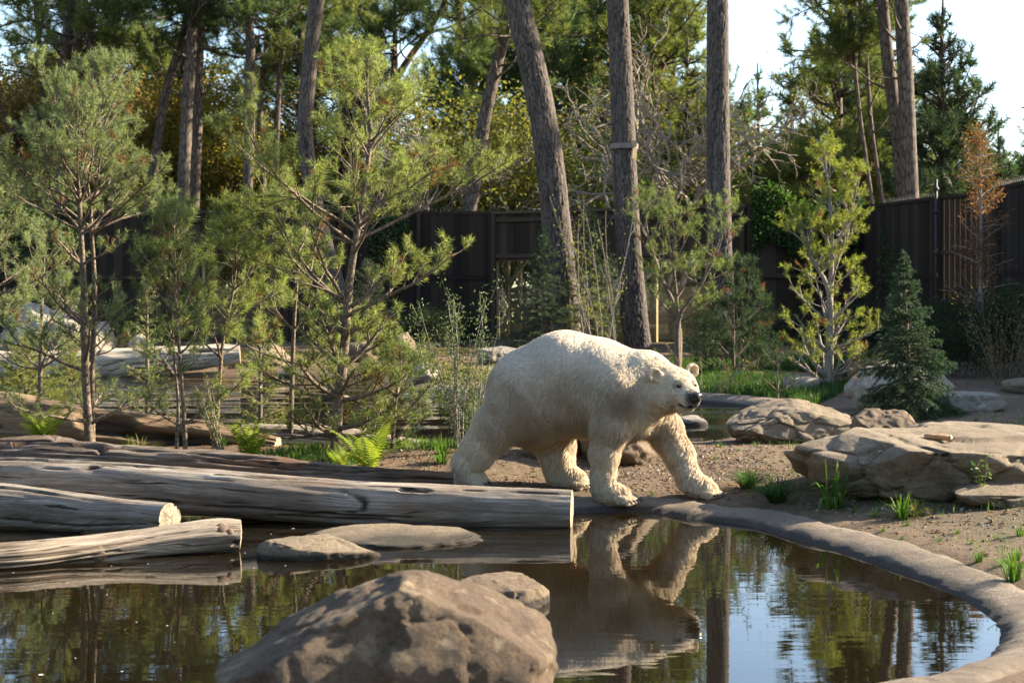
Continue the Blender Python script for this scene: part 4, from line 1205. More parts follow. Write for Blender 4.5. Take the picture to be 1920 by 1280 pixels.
# the large pine left of the bear
Y4 = 12.9
young_pine('tall young pine with wide open whorls standing beside the bear', [tr([(630, 856), (632, 780), (645, 660), (652, 560), (664, 470), (680, 370), (694, 260), (688, 170), (690, 112)], Y4)], .062,
           [(0, .1, 4, .4, -5, .2), (0, .18, 5, .62, 5, .5), (0, .25, 6, .72, 10, 0), (0, .31, 5, .62, 20, .8), (0, .36, 4, .4, 30, 0),
            (0, .42, 2, 1.5, 18, .05), (0, .435, 3, .8, 18, 2.2),
            (0, .575, 5, 1.3, 20, .1), (0, .6, 4, 1.25, 28, .8), (0, .625, 3, .95, 38, .3), (0, .75, 5, .78, 38, .5), (0, .77, 3, .7, 36, 0), (0, .88, 5, .36, 58, .2), (0, .965, 4, .16, 65, 0)],
           104, 'needle_fresh', .058, .0043, 1.0, 10, curl=.3)
# pines that reach in from outside on the left
young_pine('pale young pine whose crown reaches past the bushy spruce', [tr([(-60, 800), (-58, 620), (-45, 480), (-30, 330)], 14.2)], .05,
           [(0, .45, 4, .9, 20, .4), (0, .58, 4, .95, 25, 0), (0, .7, 5, .85, 32, .6), (0, .82, 5, .65, 42, 0), (0, .93, 4, .35, 55, 0)], 105, 'needle_blue', .055, .0045, .9, 9)
young_pine('low young pine with grey green needles behind the twin stemmed pine', [tr([(75, 720), (78, 600), (82, 500), (86, 425)], 19.0)], .04,
           [(0, .3, 5, .8, 15, 0), (0, .45, 5, .8, 20, .4), (0, .6, 5, .7, 30, 0), (0, .75, 5, .5, 40, .6), (0, .9, 4, .3, 55, 0)], 106, 'needle_blue', .065, .006, .9, 8, .05)
young_pine('shaggy young pine filling the gap behind the tall open pine', [tr([(545, 800), (548, 700), (552, 600), (560, 500), (566, 470)], 14.6)], .035,
           [(0, .42, 3, .6, 20, .2), (0, .56, 4, .65, 28, .8), (0, .7, 4, .5, 38, 0), (0, .86, 4, .3, 50, .4)], 107, 'needle_fresh', .07, .0048, .9, 9)
young_pine('low green pine bush crowding the foot of the tall open pine', [tr([(735, 862), (738, 800), (745, 730), (750, 700)], 13.4)], .025,
           [(0, .2, 5, .45, 5, 0), (0, .4, 6, .55, 12, .5), (0, .6, 6, .45, 25, .2), (0, .8, 5, .35, 40, 0), (0, .93, 4, .2, 55, 0)], 108, 'needle_green', .06, .0045, 1.0, 9)
# pines behind the bear
Y7 = 25.0
young_pine('many branched young pine with tufted twigs before the wide window', [tr([(1272, 690), (1272, 620), (1268, 560), (1262, 470), (1278, 390)], Y7), tr([(1272, 600), (1240, 520), (1215, 440), (1208, 380)], Y7 + .3), tr([(1272, 600), (1310, 540), (1345, 470), (1365, 400)], Y7 - .3)], .075,
           [(0, .45, 4, .8, 35, 0), (0, .6, 4, .8, 40, .5), (0, .75, 4, .7, 50, 0), (0, .9, 4, .45, 55, .4), (1, .5, 4, .6, 40, 0), (1, .7, 4, .6, 45, .6), (1, .9, 4, .4, 55, 0), (2, .5, 4, .6, 35, .3), (2, .7, 4, .6, 45, 0), (2, .9, 4, .4, 55, .2)],
           111, 'needle_green', .085, .0085, .55, 9, .06, .24, .22, bare=.45)
young_pine('dark shaggy pine bush behind the neck of the bear', [tr([(1375, 695), (1375, 600), (1372, 500)], 26.5)], .05,
           [(0, .15, 6, .95, 12, 0), (0, .3, 6, 1.0, 18, .5), (0, .45, 6, .95, 25, .2), (0, .6, 6, .8, 32, .7), (0, .75, 5, .6, 42, 0), (0, .9, 5, .35, 55, 0)], 112, 'needle_dark', .12, .009, .7, 11, .06, .2, .2)
young_pine('yellow green young pine with pale forking limbs before the ivy', [tr([(1552, 712), (1555, 620), (1558, 530), (1560, 430), (1552, 340), (1545, 285)], 23.0), tr([(1557, 540), (1585, 450), (1600, 380), (1612, 320)], 23.1), tr([(1556, 560), (1520, 480), (1500, 420)], 22.9)], .075,
           [(0, .1, 5, .9, 25, .3), (0, .18, 5, 1.0, 28, 0), (0, .27, 5, .95, 30, .6), (0, .36, 5, .85, 35, .2), (0, .48, 4, .7, 40, 0), (0, .6, 5, .6, 45, .5), (0, .72, 5, .5, 50, 0), (0, .84, 4, .4, 55, .4), (0, .93, 4, .25, 62, 0),
            (1, .45, 4, .5, 45, 0), (1, .65, 4, .45, 50, .6), (1, .85, 4, .35, 60, 0), (2, .5, 4, .45, 45, .1), (2, .75, 4, .45, 50, .8), (2, .93, 4, .3, 55, 0)], 113, 'needle_yellow', .075, .0085, .65, 9, .055, .22, .2, bark='bark_pale', bare=.4)
young_pine('leggy pine sapling with spread twigs in the green grass', [tr([(1458, 742), (1458, 700), (1457, 650)], 21.5)], .02, [(0, .4, 4, .35, 30, 0), (0, .75, 4, .3, 45, .5)], 114, 'needle_dark', .06, .007, .5, 6, .06)
# ------------------------------------------------------------------ spruces
def spruce(label, base, H, Rb, seed, leaf='needle_spruce', nl=.03, nw=.006, per=6, step=.04, nwh=16, nbr=6, droop=-.25, low=.06, elev=10, gap=.075, name='spruce_tree', lean=0.0, pw=1.0, bark='bark_young', sub=True):
    pl = Plant(seed); rng = pl.rng; base = np.array(base, float)
    P = trunk_of(pl, [base, base + np.array([lean * .3, 0, H * .4]), base + np.array([lean * .7, 0, H * .75]), base + np.array([lean, 0, H])], .012 + .012 * H, 20, 8, .1)
    pl.clothe(P, .9, step)
    for k in range(nwh):
        f = low + (.95 - low) * k / (nwh - 1)
        L = Rb * (1 - f) ** pw * 1.0 + .05 * Rb
        for j in range(nbr):
            q, _ = along(P, min(.985, max(.01, f + rng.normal(0, .012)))); az = 2 * np.pi * (j + rng.random() * .7) / nbr + k * 1.3
            e = R(elev + 38 * f + rng.normal(0, 6)); l = L * rng.uniform(.75, 1.15)
            d = np.array([math.cos(az) * math.cos(e), math.sin(az) * math.cos(e), math.sin(e)])
            B = pl.stick(q, d, l, .006 + .01 * l, droop * (1 - f), .05, 6, 4, .3); pl.clothe(B, .15, step)
            nsd = int(l / gap); sg = 1
            for i in range(nsd):
                t = .18 + .8 * (i + rng.random() * .5) / max(1, nsd); q2, d2 = along(B, min(t, .97)); sg = -sg
                sd_ = unit(np.cross(d2, [0, 0, 1.])); l2 = l * (.42 - .28 * t) * rng.uniform(.7, 1.2) + .03
                S = pl.stick(q2, d2 * .75 + sd_ * sg * .75 + np.array([0, 0, -.12]), l2, .004, droop, .06, 4, 3, .5); pl.clothe(S, .0, step)
                if sub and l2 > gap * 2.2:
                    for i3 in range(int(l2 / gap * .8)):
                        q3, d3 = along(S, .25 + .7 * rng.random()); s3 = unit(np.cross(d3, [0, 0, 1.])) * rng.choice([-1, 1])
                        T = pl.stick(q3, d3 * .7 + s3 * .7 + np.array([0, 0, -.2]), l2 * .35, .003, droop, .05, 3, 3, .6); pl.clothe(T, 0, step)
    V, F = needles(np.array(pl.seg0), np.array(pl.seg1), per, nl, nw, rng, (35, 70))
    print('spruce', label[:30], len(pl.seg0), len(F))
    return finish(pl, name, label, 'spruce tree', base, bark, leaf, V, F)


def G3(px, Y, dz=-.03):
    x = (px - 960) / FPX * Y; return np.array([x, Y, gz(x, Y) + dz])


spruce('small dark green spruce with drooping boughs beside the white boulder', G3(1706, 17.0), 2.05, .74, 201, 'needle_spruce', .036, .0085, 12, .036, 21, 9, -.6, .02, 6, .07, lean=-.08, pw=1.35)
spruce('slender dark spruce standing close against the leaning trunk', G3(1018, 36.5), 3.3, .95, 202, 'needle_dark', .085, .016, 7, .075, 20, 7, -.4, .05, 8, .15)
spruce('second slender spruce behind the leaning trunk', G3(1105, 37.3), 4.0, 1.1, 203, 'needle_far2', .085, .016, 6, .075, 18, 7, -.35, .05, 10, .16)
spruce('thin open spruce with a bare leader behind the slim young pine', G3(276, 19.5), 2.9, .62, 204, 'needle_fresh', .04, .008, 6, .05, 17, 6, -.1, .08, 15, .1)
spruce('thin open spruce with a spiky leader in front of the small window', G3(488, 19.0), 2.5, .55, 205, 'needle_yellow', .04, .008, 6, .05, 16, 6, -.1, .1, 18, .1)
spruce('bushy yellow green spruce before the broad pale rock', G3(48, 24.6), 1.75, 1.1, 206, 'needle_yellow', .05, .0095, 8, .05, 14, 9, -.2, .05, 10, .11)
spruce('low yellow green spruce behind the twin stemmed pine', G3(132, 26.0), 1.5, .9, 207, 'needle_yellow', .05, .0095, 8, .05, 12, 8, -.2, .05, 10, .12)
spruce('dark low spruce in the shade between the two windows', G3(690, 36), 2.4, 1.2, 208, 'needle_dark', .08, .014, 7, .08, 14, 7, -.3, .05, 10, .16)


# ------------------------------------------------------------------ the big pine trunks, bark in raised plates
def plated_trunk(pts, Y, wpx, label, seed, top_z=17.0, crown=None, bare_base=0.0, n=90, m=430, group=None):
    P = np.array([W(x, y, Y) for x, y in pts])
    up = unit(P[0] - P[1]); k = (top_z - P[0][2]) / up[2]
    P = np.vstack([P[0] + up * k, P[0] + up * k * .5, P])[::-1]
    g = gz(P[0][0], P[0][1]) - .15
    if P[0][2] > g: P = np.vstack([[P[0][0] + .02, P[0][1], g], P])
    p = smooth_path(P, m)
    z = p[:, 2]; r = np.interp(z, [0, .5, 3, 10, top_z], np.array([1.22, 1.08, 1.0, .86, .45])) * wpx / 2 / FPX * Y
    t = unit(np.gradient(p, axis=0)); u = unit(np.cross(t, [0, 1., 0])); v = np.cross(t, u)
    a = np.linspace(0, 2 * np.pi, n, endpoint=False)
    s = np.concatenate([[0], np.cumsum(np.linalg.norm(np.diff(p, axis=0), axis=1))])
    S, A = np.meshgrid(s, a, indexing='ij')
    per = 24
    wob = .5 * fbm(np.stack([S * 2.2, np.cos(A) * 1.5, np.sin(A) * 1.5], -1).reshape(-1, 3), 2, seed).reshape(S.shape)
    wob2 = 1.1 * fbm(np.stack([S * 5, np.cos(A) * 4, np.sin(A) * 4], -1).reshape(-1, 3), 2, seed + 6).reshape(S.shape)
    f1, f2, rv = cells2(A / (2 * np.pi) * per + wob * 1.4 + wob2 * .4, S / .36 + wob2, per, seed, 1.0)
    e = sstep(.02, .28, f2 - f1)
    plate = e * (.55 + .45 * rv)
    dsp = .022 * (e - .6) + .012 * (rv - .5) * e + .014 * fbm(np.stack([S * .8, np.cos(A), np.sin(A)], -1).reshape(-1, 3), 3, seed + 3).reshape(S.shape)
    dsp = dsp * (r[:, None] / .34)
    if bare_base:
        q = sstep(bare_base + .35, bare_base - .35, p[:, 2])[:, None] * np.ones_like(S); dsp = dsp * (1 - .75 * q); plate = plate * (1 - q) + q * (.95 + .3 * rv)
    V = p[:, None] + (r[:, None] + dsp)[..., None] * (np.cos(A)[..., None] * u[:, None] + np.sin(A)[..., None] * v[:, None])
    i, j = np.meshgrid(np.arange(m - 1), np.arange(n), indexing='ij'); j2 = (j + 1) % n
    Q = np.stack([i * n + j, i * n + j2, (i + 1) * n + j2, (i + 1) * n + j], -1).reshape(-1, 4)
    root = thing('pine_tree', label, 'pine tree', p[0]); b = np.array(root.location)
    me = mesh_np('trunk', V.reshape(-1, 3) - b, Q, M['bark_plates'], True, {'plate': plate.ravel()})
    obj('trunk', me, root)
    return root, p, r


# crown shapes shared by the tall pines
def crown_mesh(seed, h, Rr, leaf, nlimb=42, shape='umbrella', nl=.26, nw=.022, per=15):
    pl = Plant(seed); rng = pl.rng
    pl.wood.add(*tube(smooth_path([(0, 0, 0), (.1, .1, h * .5), (0, 0, h)], 8), np.linspace(.16, .03, 8), 6))
    for k in range(nlimb):
        f = rng.random() ** .8; az = rng.random() * 6.283
        L = Rr * (rng.uniform(.55, 1.1)) * ((1.05 - .55 * f) if shape == 'umbrella' else (1.08 - f))
        e = R(-12 + 55 * f + rng.normal(0, 10)); d = np.array([math.cos(az) * math.cos(e), math.sin(az) * math.cos(e), math.sin(e)])
        B = pl.stick((0, 0, h * (.02 + .93 * f)), d, L, .05, .35, .1, 7, 4, .25, .3)
        for i in range(int(L / .16)):
            t = .28 + .72 * rng.random(); q, dd = along(B, min(t, .98)); s2 = unit(np.cross(dd, rng.normal(0, 1, 3)) * np.array([1, 1, .5]))
            S = pl.stick(q, dd * .6 + s2 * .8 + np.array([0, 0, .2]), L * .3 * rng.uniform(.5, 1.2), .015, .4, .1, 4, 3, .4); pl.clothe(S, .2, .13)
    V, F = needles(np.array(pl.seg0), np.array(pl.seg1), per, nl, nw, rng, (30, 80))
    wv, wf = pl.wood.get()
    print('crown', seed, len(F))
    return mesh_np('limbs', wv, wf, M['bark_far']), mesh_np('crown', V, F, M[leaf], False)


CR = [crown_mesh(301, 6.5, 3.7, 'needle_far'), crown_mesh(302, 6.2, 3.4, 'needle_far2'), crown_mesh(303, 7.0, 3.8, 'needle_far', 50)]
BUSH = [crown_mesh(321, 9.0, 3.6, 'needle_far2', 78, 'umbrella', .26, .024, 14), crown_mesh(322, 8.0, 3.4, 'needle_far', 72, 'umbrella', .26, .024, 14)]
CONE = [crown_mesh(311, 9.5, 3.2, 'needle_far2', 105, 'cone', .25, .024, 14), crown_mesh(312, 9.0, 2.9, 'needle_far', 100, 'cone', .25, .024, 14), crown_mesh(313, 8.0, 3.4, 'needle_dark', 95, 'cone', .27, .026, 14)]


def put_crown(root, kind, k, at, rz, sc=1.0):
    L, C = kind[k]
    rel = np.array(at) - np.array(root.location)
    l = obj('crown', C, root, rel, rz, sc); obj('limbs', L, l)


t1, p1, r1 = plated_trunk([(968, 0), (1004, 150), (1030, 300), (1046, 450), (1058, 590), (1062, 650)], 38.5, 54, 'stout dark barked pine leaning away behind the bear', 401, 18, bare_base=1.0)
t2, p2, r2 = plated_trunk([(1158, 0), (1164, 120), (1170, 280), (1178, 450), (1190, 600), (1196, 650)], 37.5, 46, 'straight stout pine with a wooden tag strapped round its trunk', 402, 18)
t3, p3, r3 = plated_trunk([(1346, 0), (1346, 200), (1348, 400), (1352, 560), (1354, 650)], 36.5, 45, 'upright stout pine rising behind the dark shaggy pine bush', 403, 18)
t4, p4, r4 = plated_trunk([(594, 0), (580, 130), (572, 250), (588, 370), (612, 470), (640, 570), (652, 640)], 40.5, 31, 'crooked pine trunk bending behind the tall open young pine', 404, 16)
for t_, p_, k_ in ((t1, p1, 0), (t2, p2, 1), (t3, p3, 2), (t4, p4, 1)):
    put_crown(t_, CR, k_, p_[-1] - np.array([0, 0, 4.5]), k_ * 1.7 + 1, 1.0)
# strap and tag round the second trunk
k = int(np.argmin(np.abs(p2[:, 2] - W(1165, 275, 37.5)[2]))); c = p2[k]; rr = r2[k] + .03
sroot = thing('trunk_band', 'grey wooden band with a hanging tag round the straight stout pine', 'band', c); sl = np.array(sroot.location)
a = np.linspace(0, 2 * np.pi, 33)
V = np.vstack([np.stack([np.cos(a) * R_, np.sin(a) * R_, np.full(33, z)], -1) for R_, z in ((rr, -.07), (rr + .04, -.07), (rr + .04, .07), (rr, .07))])
Q = [(q * 33 + j, ((q + 1) % 4) * 33 + j, ((q + 1) % 4) * 33 + j + 1, q * 33 + j + 1) for q in range(4) for j in range(32)]
M['band'] = plain_mat('band', (.17, .14, .12), .8)
obj('strap', mesh_np('strap', V + c - sl, np.array(Q), M['band'], False), sroot)
bx('tag', sroot, (rr * .75, -rr * .72 - .06, -.2), (.14, .03, .3), 'plank_tan', (0, .12, .5)); bx('clasp', sroot, (rr * .75, -rr * .72 - .05, .05), (.12, .06, .16), 'plank_tan')


# ------------------------------------------------------------------ woodland behind the fence
def back_pine(pts, Y, wpx, label, seed, top_z=15.5, crown=0, csc=1.0, kind=None, drop=5.0, group='slender pines behind the fence'):
    P = np.array([W(x, y, Y) for x, y in pts]); up = unit(P[0] - P[1]); up = unit(up + np.array([0, 0, .6]))
    P = np.vstack([P[0] + up * (top_z - P[0][2]) / up[2], P]) if top_z > P[0][2] + .5 else P
    dn = unit(P[-1] - P[-2]); g = gz(P[-1][0], Y) - .2
    P = np.vstack([P, P[-1] + dn * (g - P[-1][2]) / dn[2]])[::-1]
    pl = Plant(seed); rng = pl.rng
    r = wpx / 2 / FPX * Y
    p = smooth_path(P, 40); zz = p[:, 2]
    V, F = tube(p, r * np.interp(zz, [0, 4, 10, top_z], [1.15, 1.0, .85, .35]), 14)
    V[:-2] += unit(V[:-2] - np.repeat(p, 14, 0)) * (.07 * r * fbm(V[:-2] * np.array([9, 9, 3]), 3, seed))[:, None]
    pl.wood.add(V, F)
    for k in range(rng.integers(3, 7)):         # dead snags and low limbs
        q, d = along(p, rng.uniform(.45, .8)); az = rng.random() * 6.28
        pl.stick(q, (math.cos(az), math.sin(az), rng.uniform(-.1, .5)), rng.uniform(.7, 2.6), .05, .4, .18, 7, 4, .2, .5)
    root = finish(pl, 'pine_tree', label, 'pine tree', p[0], 'bark_far', None, group=group)
    if crown is not None: put_crown(root, kind or CR, crown, p[-1] - np.array([0, 0, drop * csc]), rng.random() * 6.28, csc)
    return root


SL = 'slender bare trunked pine behind the dark board fence'
back_pine([(66, 0), (78, 150), (92, 400)], 50, 13, 'thin dark pine leaning over the fence beside a thicker pine', 501, 15, None)
back_pine([(132, 0), (119, 170), (112, 400)], 49, 25, 'thick pine trunk above the crown of the twin stemmed pine', 502, 16, 0)
back_pine([(150, 0), (150, 200), (150, 400)], 53, 15, 'slender upright pine between the thick trunk and the bowed one', 503, 15, 1)
back_pine([(158, 0), (172, 100), (190, 210), (216, 400)], 48.5, 19, 'bowed pine trunk that bends behind the pale young pine', 504, 15, 1)
back_pine([(345, 60), (310, 180), (278, 390)], 50, 19, 'leaning pine beside a pair of straight pale trunks', 505, 15, None)
back_pine([(356, 60), (332, 180), (304, 390)], 54, 13, 'slender slanting pine close behind the leaning pine', 506, 15, None)
back_pine([(360, 60), (351, 200), (342, 395)], 48.5, 25, 'thicker pale trunk of the close pair of straight pines', 507, 16, 2)
back_pine([(374, 60), (372, 200), (364, 395)], 49.5, 20, 'thinner pale trunk of the close pair of straight pines', 508, 16, 0)
back_pine([(466, 0), (470, 150), (463, 392)], 48.5, 21, 'ruddy straight pine trunk behind the crooked pine', 509, 16, 0)
back_pine([(508, 20), (488, 200), (496, 390)], 52, 13, 'slender dark pine close to the ruddy straight trunk', 510, 15, 1)
back_pine([(552, 0), (526, 120), (515, 385)], 50, 12, 'slender pine between the ruddy trunk and the crooked trunk', 511, 14.5, 1)
back_pine([(826, 20), (742, 150), (664, 300), (604, 420)], 55, 17, 'strongly slanting pine trunk crossing the sky gap', 512, 15, 2, drop=4)
back_pine([(946, 50), (924, 150), (904, 250), (880, 400)], 47, 27, 'slanting brown pine trunk next to the stout leaning pine', 513, 15, 1)
back_pine([(1598, 60), (1610, 200), (1636, 390)], 47.5, 9, 'thin inner trunk of the twin slim pines over the ivy', 514, 13.5, 1, .8)
back_pine([(1622, 60), (1634, 240), (1656, 390)], 48, 9, 'thin outer trunk of the twin slim pines over the ivy', 515, 13.5, 0, .8)
back_pine([(1655, 0), (1668, 140), (1684, 250), (1697, 385)], 45, 27, 'left trunk of the great forked pine rising behind the mesh fence'.replace('left', 'leaning'), 516, 17, 0)
back_pine([(1690, 0), (1698, 150), (1707, 385)], 44.3, 33, 'straight trunk of the great forked pine rising behind the mesh fence', 517, 17, 2)
back_pine([(740, 60), (730, 250), (722, 400)], 56, 10, 'slender lone pine standing below the sky gap', 518, 14, 0)
for i_, (x_, Y_, tz_, k_, sc_, lab_) in enumerate([(262, 66, 15, 0, 1.2, 'tall dense pine deep in the wood behind the golden tree'),
                                  (575, 66, 14, 0, 1.15, 'dense crowned pine deep behind the crooked trunk'), (640, 64, 12.5, 2, .9, 'dense pine crown between the crooked trunk and the sky gap'),
                                  (905, 66, 13, 0, 1.0, 'dense pine behind the slanting brown trunk'), (1010, 70, 16, 2, 1.2, 'tall pine deep behind the stout leaning pine'), (1110, 64, 15, 0, 1.2, 'tall pine deep behind the curling bare tree'), (1260, 68, 14.5, 1, 1.2, 'tall olive pine between the upright stout pines')]):
    back_pine([(x_ + 6, 60), (x_, 220), (x_ + 2, 400)], Y_, 13, lab_, 530 + i_, tz_, k_, sc_)
back_pine([(30, 260), (45, 330), (60, 420)], 52, 14, 'broken leaning trunk low behind the fence', 519, 8, None)


def cone_tree(px, Y, label, k, sc, rz, z0=.6, group=None, kind=None):
    x = (px - 960) / FPX * Y; g = gz(x, Y)
    r = thing('pine_tree', label, 'pine tree', (x, Y, g - .1), group=group)
    V, F = tube([(0, 0, 0), (.03, 0, z0 * sc + 1), (.1, .1, 6 * sc)], [.17 * sc, .15 * sc, .07 * sc], 8); obj('trunk', mesh_np('trunk', V, F, M['bark_far']), r)
    put_crown(r, kind or CONE, k, (x, Y, g + z0 * sc), rz, sc)


cone_tree(1570, 54, 'bushy full pine between the slim twin trunks and the upright stout pine', 0, 1.6, .4)
cone_tree(1632, 58, 'bushy full pine directly behind the great forked pine', 1, 1.4, 2.0)
cone_tree(1768, 52, 'dark full pine with sweeping boughs beside the great forked pine', 2, 1.42, 1.1)
cone_tree(1485, 66, 'mid green full pine in the sky gap', 0, 1.15, 3.3)
cone_tree(1420, 76, 'distant round topped blue green pine in the sky gap', 1, 1.45, 4.1)
cone_tree(1872, 60, 'short full pine where the fence runs out of sight', 2, .98, 5.0)
cone_tree(1950, 54, 'full green pine over the end of the fence', 1, 1.05, .2)
cone_tree(1525, 57, 'bushy olive pine filling the wood behind the yellow green pine', 0, .82, 2.2, .9, kind=BUSH)
cone_tree(1455, 60, 'bushy green pine beyond the dry brown tree', 1, .78, 5.0, .9, kind=BUSH)
cone_tree(1585, 58, 'bushy olive pine behind the slim twin trunks', 0, 1.15, .9, .9, kind=BUSH)
cone_tree(1690, 60, 'bushy green pine hidden behind the great forked pine', 1, 1.2, 3.3, .9, kind=BUSH)
cone_tree(1790, 64, 'bushy dark pine beside the sweeping dark pine', 1, 1.0, 1.3, .9, kind=BUSH)
cone_tree(1225, 60, 'bushy olive pine between the straight and the upright stout pine', 0, 1.45, 4.4, .9, kind=BUSH)
cone_tree(1150, 66, 'tall bushy pine behind the straight stout pine', 1, 1.75, .4, .9, kind=BUSH)
cone_tree(1320, 64, 'bushy green pine directly behind the upright stout pine', 1, 1.25, 2.9, .9, kind=BUSH)
cone_tree(1030, 60, 'bushy green pine between the stout leaning pine and the straight one', 1, 1.6, 5.5, .9, kind=BUSH)
cone_tree(890, 62, 'bushy olive pine behind the slanting brown trunk', 0, 1.25, 1.7, .9, kind=BUSH)
cone_tree(560, 62, 'bushy green pine behind the crooked trunk and the ruddy one', 1, 1.35, .6, .9, kind=BUSH)
cone_tree(290, 62, 'bushy green pine among the golden trees', 0, 1.3, 3.8, .9, kind=BUSH)
cone_tree(130, 60, 'bushy green pine behind the thick trunk and the bowed one', 1, 1.3, 2.4, .9, kind=BUSH)
cone_tree(1290, 56, 'olive green pine between the two upright stout pines', 0, 1.15, 1.0)
cone_tree(1075, 62, 'olive green pine behind the stout leaning pine', 1, 1.2, 2.6)
cone_tree(430, 60, 'green young pine in front of golden foliage', 2, .72, .7)
cone_tree(640, 58, 'green pine behind the crooked trunk', 1, .8, 3.0)


# broadleaf trees and tall shrubs
def broadleaf_mesh(seed, H, Rr, leaf, nleaf, size, stems=1, low=.25, dense=1.0, bare=False, curl=.35, lv=3):
    pl = Plant(seed); rng = pl.rng; tips = []
    def grow(p, d, L, r, l):
        P = pl.stick(p, d, L, r, .25, .13 + (.1 if bare else 0), 9 if bare else 6, 5 if l else 7, .5, curl * (1.1 if bare and l else 1))
        if l >= lv - 1: tips.append(P[-1]); tips.append(P[3])
        if l < lv:
            for i in range(rng.integers(3, 5) + (1 if l == 0 else 0)):
                q, dd = along(P, rng.uniform(.35, 1.0) if l else rng.uniform(low, 1.0)); s2 = unit(np.cross(dd, rng.normal(0, 1, 3)))
                grow(q, dd * .7 + s2 * rng.uniform(.5, 1.0) + np.array([0, 0, .15]), L * rng.uniform(.45, .7), r * (.62 if bare else .5), l + 1)
    for k in range(stems):
        a = rng.random() * 6.28; d = np.array([math.cos(a) * (.12 if stems == 1 else .4), math.sin(a) * (.12 if stems == 1 else .4), 1])
        grow(np.array([math.cos(a), math.sin(a), 0]) * (.0 if stems == 1 else .2), d, H * .55, .022 * H / (1 if stems == 1 else 2), 0)
    tips = np.array(tips); V, F = leaves(tips, max(1, int(nleaf / len(tips))), (Rr * .16, Rr * .16, Rr * .13), size, rng, .3)
    wv, wf = pl.wood.get()
    print('broad', seed, len(F), len(wf), wv[:, 2].max())
    return mesh_np('branches', wv, wf, M['bark_pale' if bare else 'bark_far']), mesh_np('crown', V, F, M[leaf], False)


BL = {'gold': broadleaf_mesh(601, 11, 3.2, 'leaf_gold', 26000, .12, 1, .2, lv=4), 'brown': broadleaf_mesh(602, 10, 3.0, 'leaf_brown', 22000, .12, 1, .2, lv=4),
      'olive': broadleaf_mesh(603, 5.5, 3, 'leaf_olive', 17000, .11, 4, .15), 'green': broadleaf_mesh(604, 6.0, 3.2, 'leaf_green', 17000, .11, 3, .15),
      'dark': broadleaf_mesh(605, 2.6, 1.5, 'leaf_dark', 9000, .075, 5, .1), 'curly': broadleaf_mesh(606, 9.5, 3, 'leaf_brown', 260, .1, 2, .2, 1, True, .9, 4)}


def broad(px, Y, key, label, sc=1.0, rz=0.0, name='broadleaf_tree', cat='tree', group=None, szx=None):
    x = (px - 960) / FPX * Y
    r = thing(name, label, cat, (x, Y, gz(x, Y) - .08), rz, group=group)
    a, b_ = BL[key]
    for nm, me in (('branches', a), ('crown', b_)):
        o = obj(nm, me, r); o.scale = (sc * (szx or 1), sc * (szx or 1), sc)


broad(50, 54, 'brown', 'rusty brown autumn tree behind the thin leaning pine', 1.15, .4)
broad(-30, 50, 'brown', 'brown autumn tree at the far end of the fence', 1.15, 2.4)
broad(235, 54, 'gold', 'golden autumn tree behind the leaning pine', 1.0, 1.1)
broad(405, 53, 'gold', 'bright yellow autumn tree behind the close pair of straight pines', 1.05, 3.0)
broad(330, 66, 'gold', 'deep golden autumn tree far behind the close pair of straight pines', 1.3, .2)
broad(20, 66, 'gold', 'golden brown autumn tree far behind the thin leaning pine', 1.35, 5.2)
broad(160, 64, 'brown', 'dull brown autumn tree behind the bowed pine', 1.25, 4.4)
broad(545, 60, 'brown', 'tawny autumn tree behind the ruddy pine', 1.0, 5.0)
broad(770, 55, 'olive', 'olive leaved tree behind the top spikes of the fence', 1.45, .5)
broad(850, 51, 'olive', 'yellowing tree beside the slanting brown pine', 1.6, 2.2)
broad(985, 52, 'olive', 'yellow green tree behind the stout leaning pine trunk', 1.5, 4.0)
broad(1125, 54, 'green', 'green leafy tree between the two stout pines', 1.25, 1.4)
broad(1255, 56, 'olive', 'olive leafy tree behind the tufted young pine', 1.35, 3.4)
broad(1420, 56, 'brown', 'dry brown leafed tree beyond the ivy', .72, 2.9)
broad(1500, 55, 'olive', 'low olive shrub tree over the ivy', .9, .9)
broad(1600, 55, 'green', 'low green shrub tree at the foot of the slim twin trunks', .8, 5.3)
broad(1820, 53, 'green', 'green shrub tree rising over the end of the fence', .85, 2.0)
broad(300, 54, 'green', 'dark green shrub tree at the foot of the leaning pine', .95, 3.7)
broad(120, 52, 'olive', 'olive shrub tree low behind the fence and the twin stemmed pine', 1.0, 1.9)
broad(620, 53, 'green', 'green shrub tree behind the mesh fence', .95, .3)
broad(480, 55, 'olive', 'olive shrub tree behind the small window', .95, 4.9)
broad(1110, 45.8, 'curly', 'bare tree with curling pale branches between the stout pines', 1.15, .6)
broad(1242, 45.9, 'curly', 'second bare tree with curling pale branches beside the straight stout pine', 1.2, 1.3)
broad(830, 46.5, 'curly', 'bare curly branched tree above the top spikes', 1.0, 2.0)
for i, (px, Y, key, sc) in enumerate([(-60, 78, 'green', 2.2), (90, 82, 'olive', 2.3), (230, 80, 'green', 2.1), (360, 84, 'olive', 2.2), (500, 80, 'green', 2.0), (620, 84, 'olive', 1.9),
                                     (740, 80, 'green', 1.6), (860, 84, 'green', 1.9), (970, 80, 'green', 2.2), (1080, 84, 'olive', 2.2), (1180, 80, 'green', 2.2), (1290, 84, 'olive', 2.0),
                                     (1400, 84, 'green', 1.4), (1520, 82, 'olive', 1.6), (1640, 84, 'green', 1.7), (1760, 82, 'green', 1.7), (1880, 84, 'olive', 1.5), (2000, 80, 'green', 1.7)]):
    broad(px, Y, key, 'distant %s leafy tree at the back of the wood' % ('olive yellow' if key == 'olive' else 'fresh green'), sc, i * 1.9, group='distant trees at the back of the wood', szx=1.15)
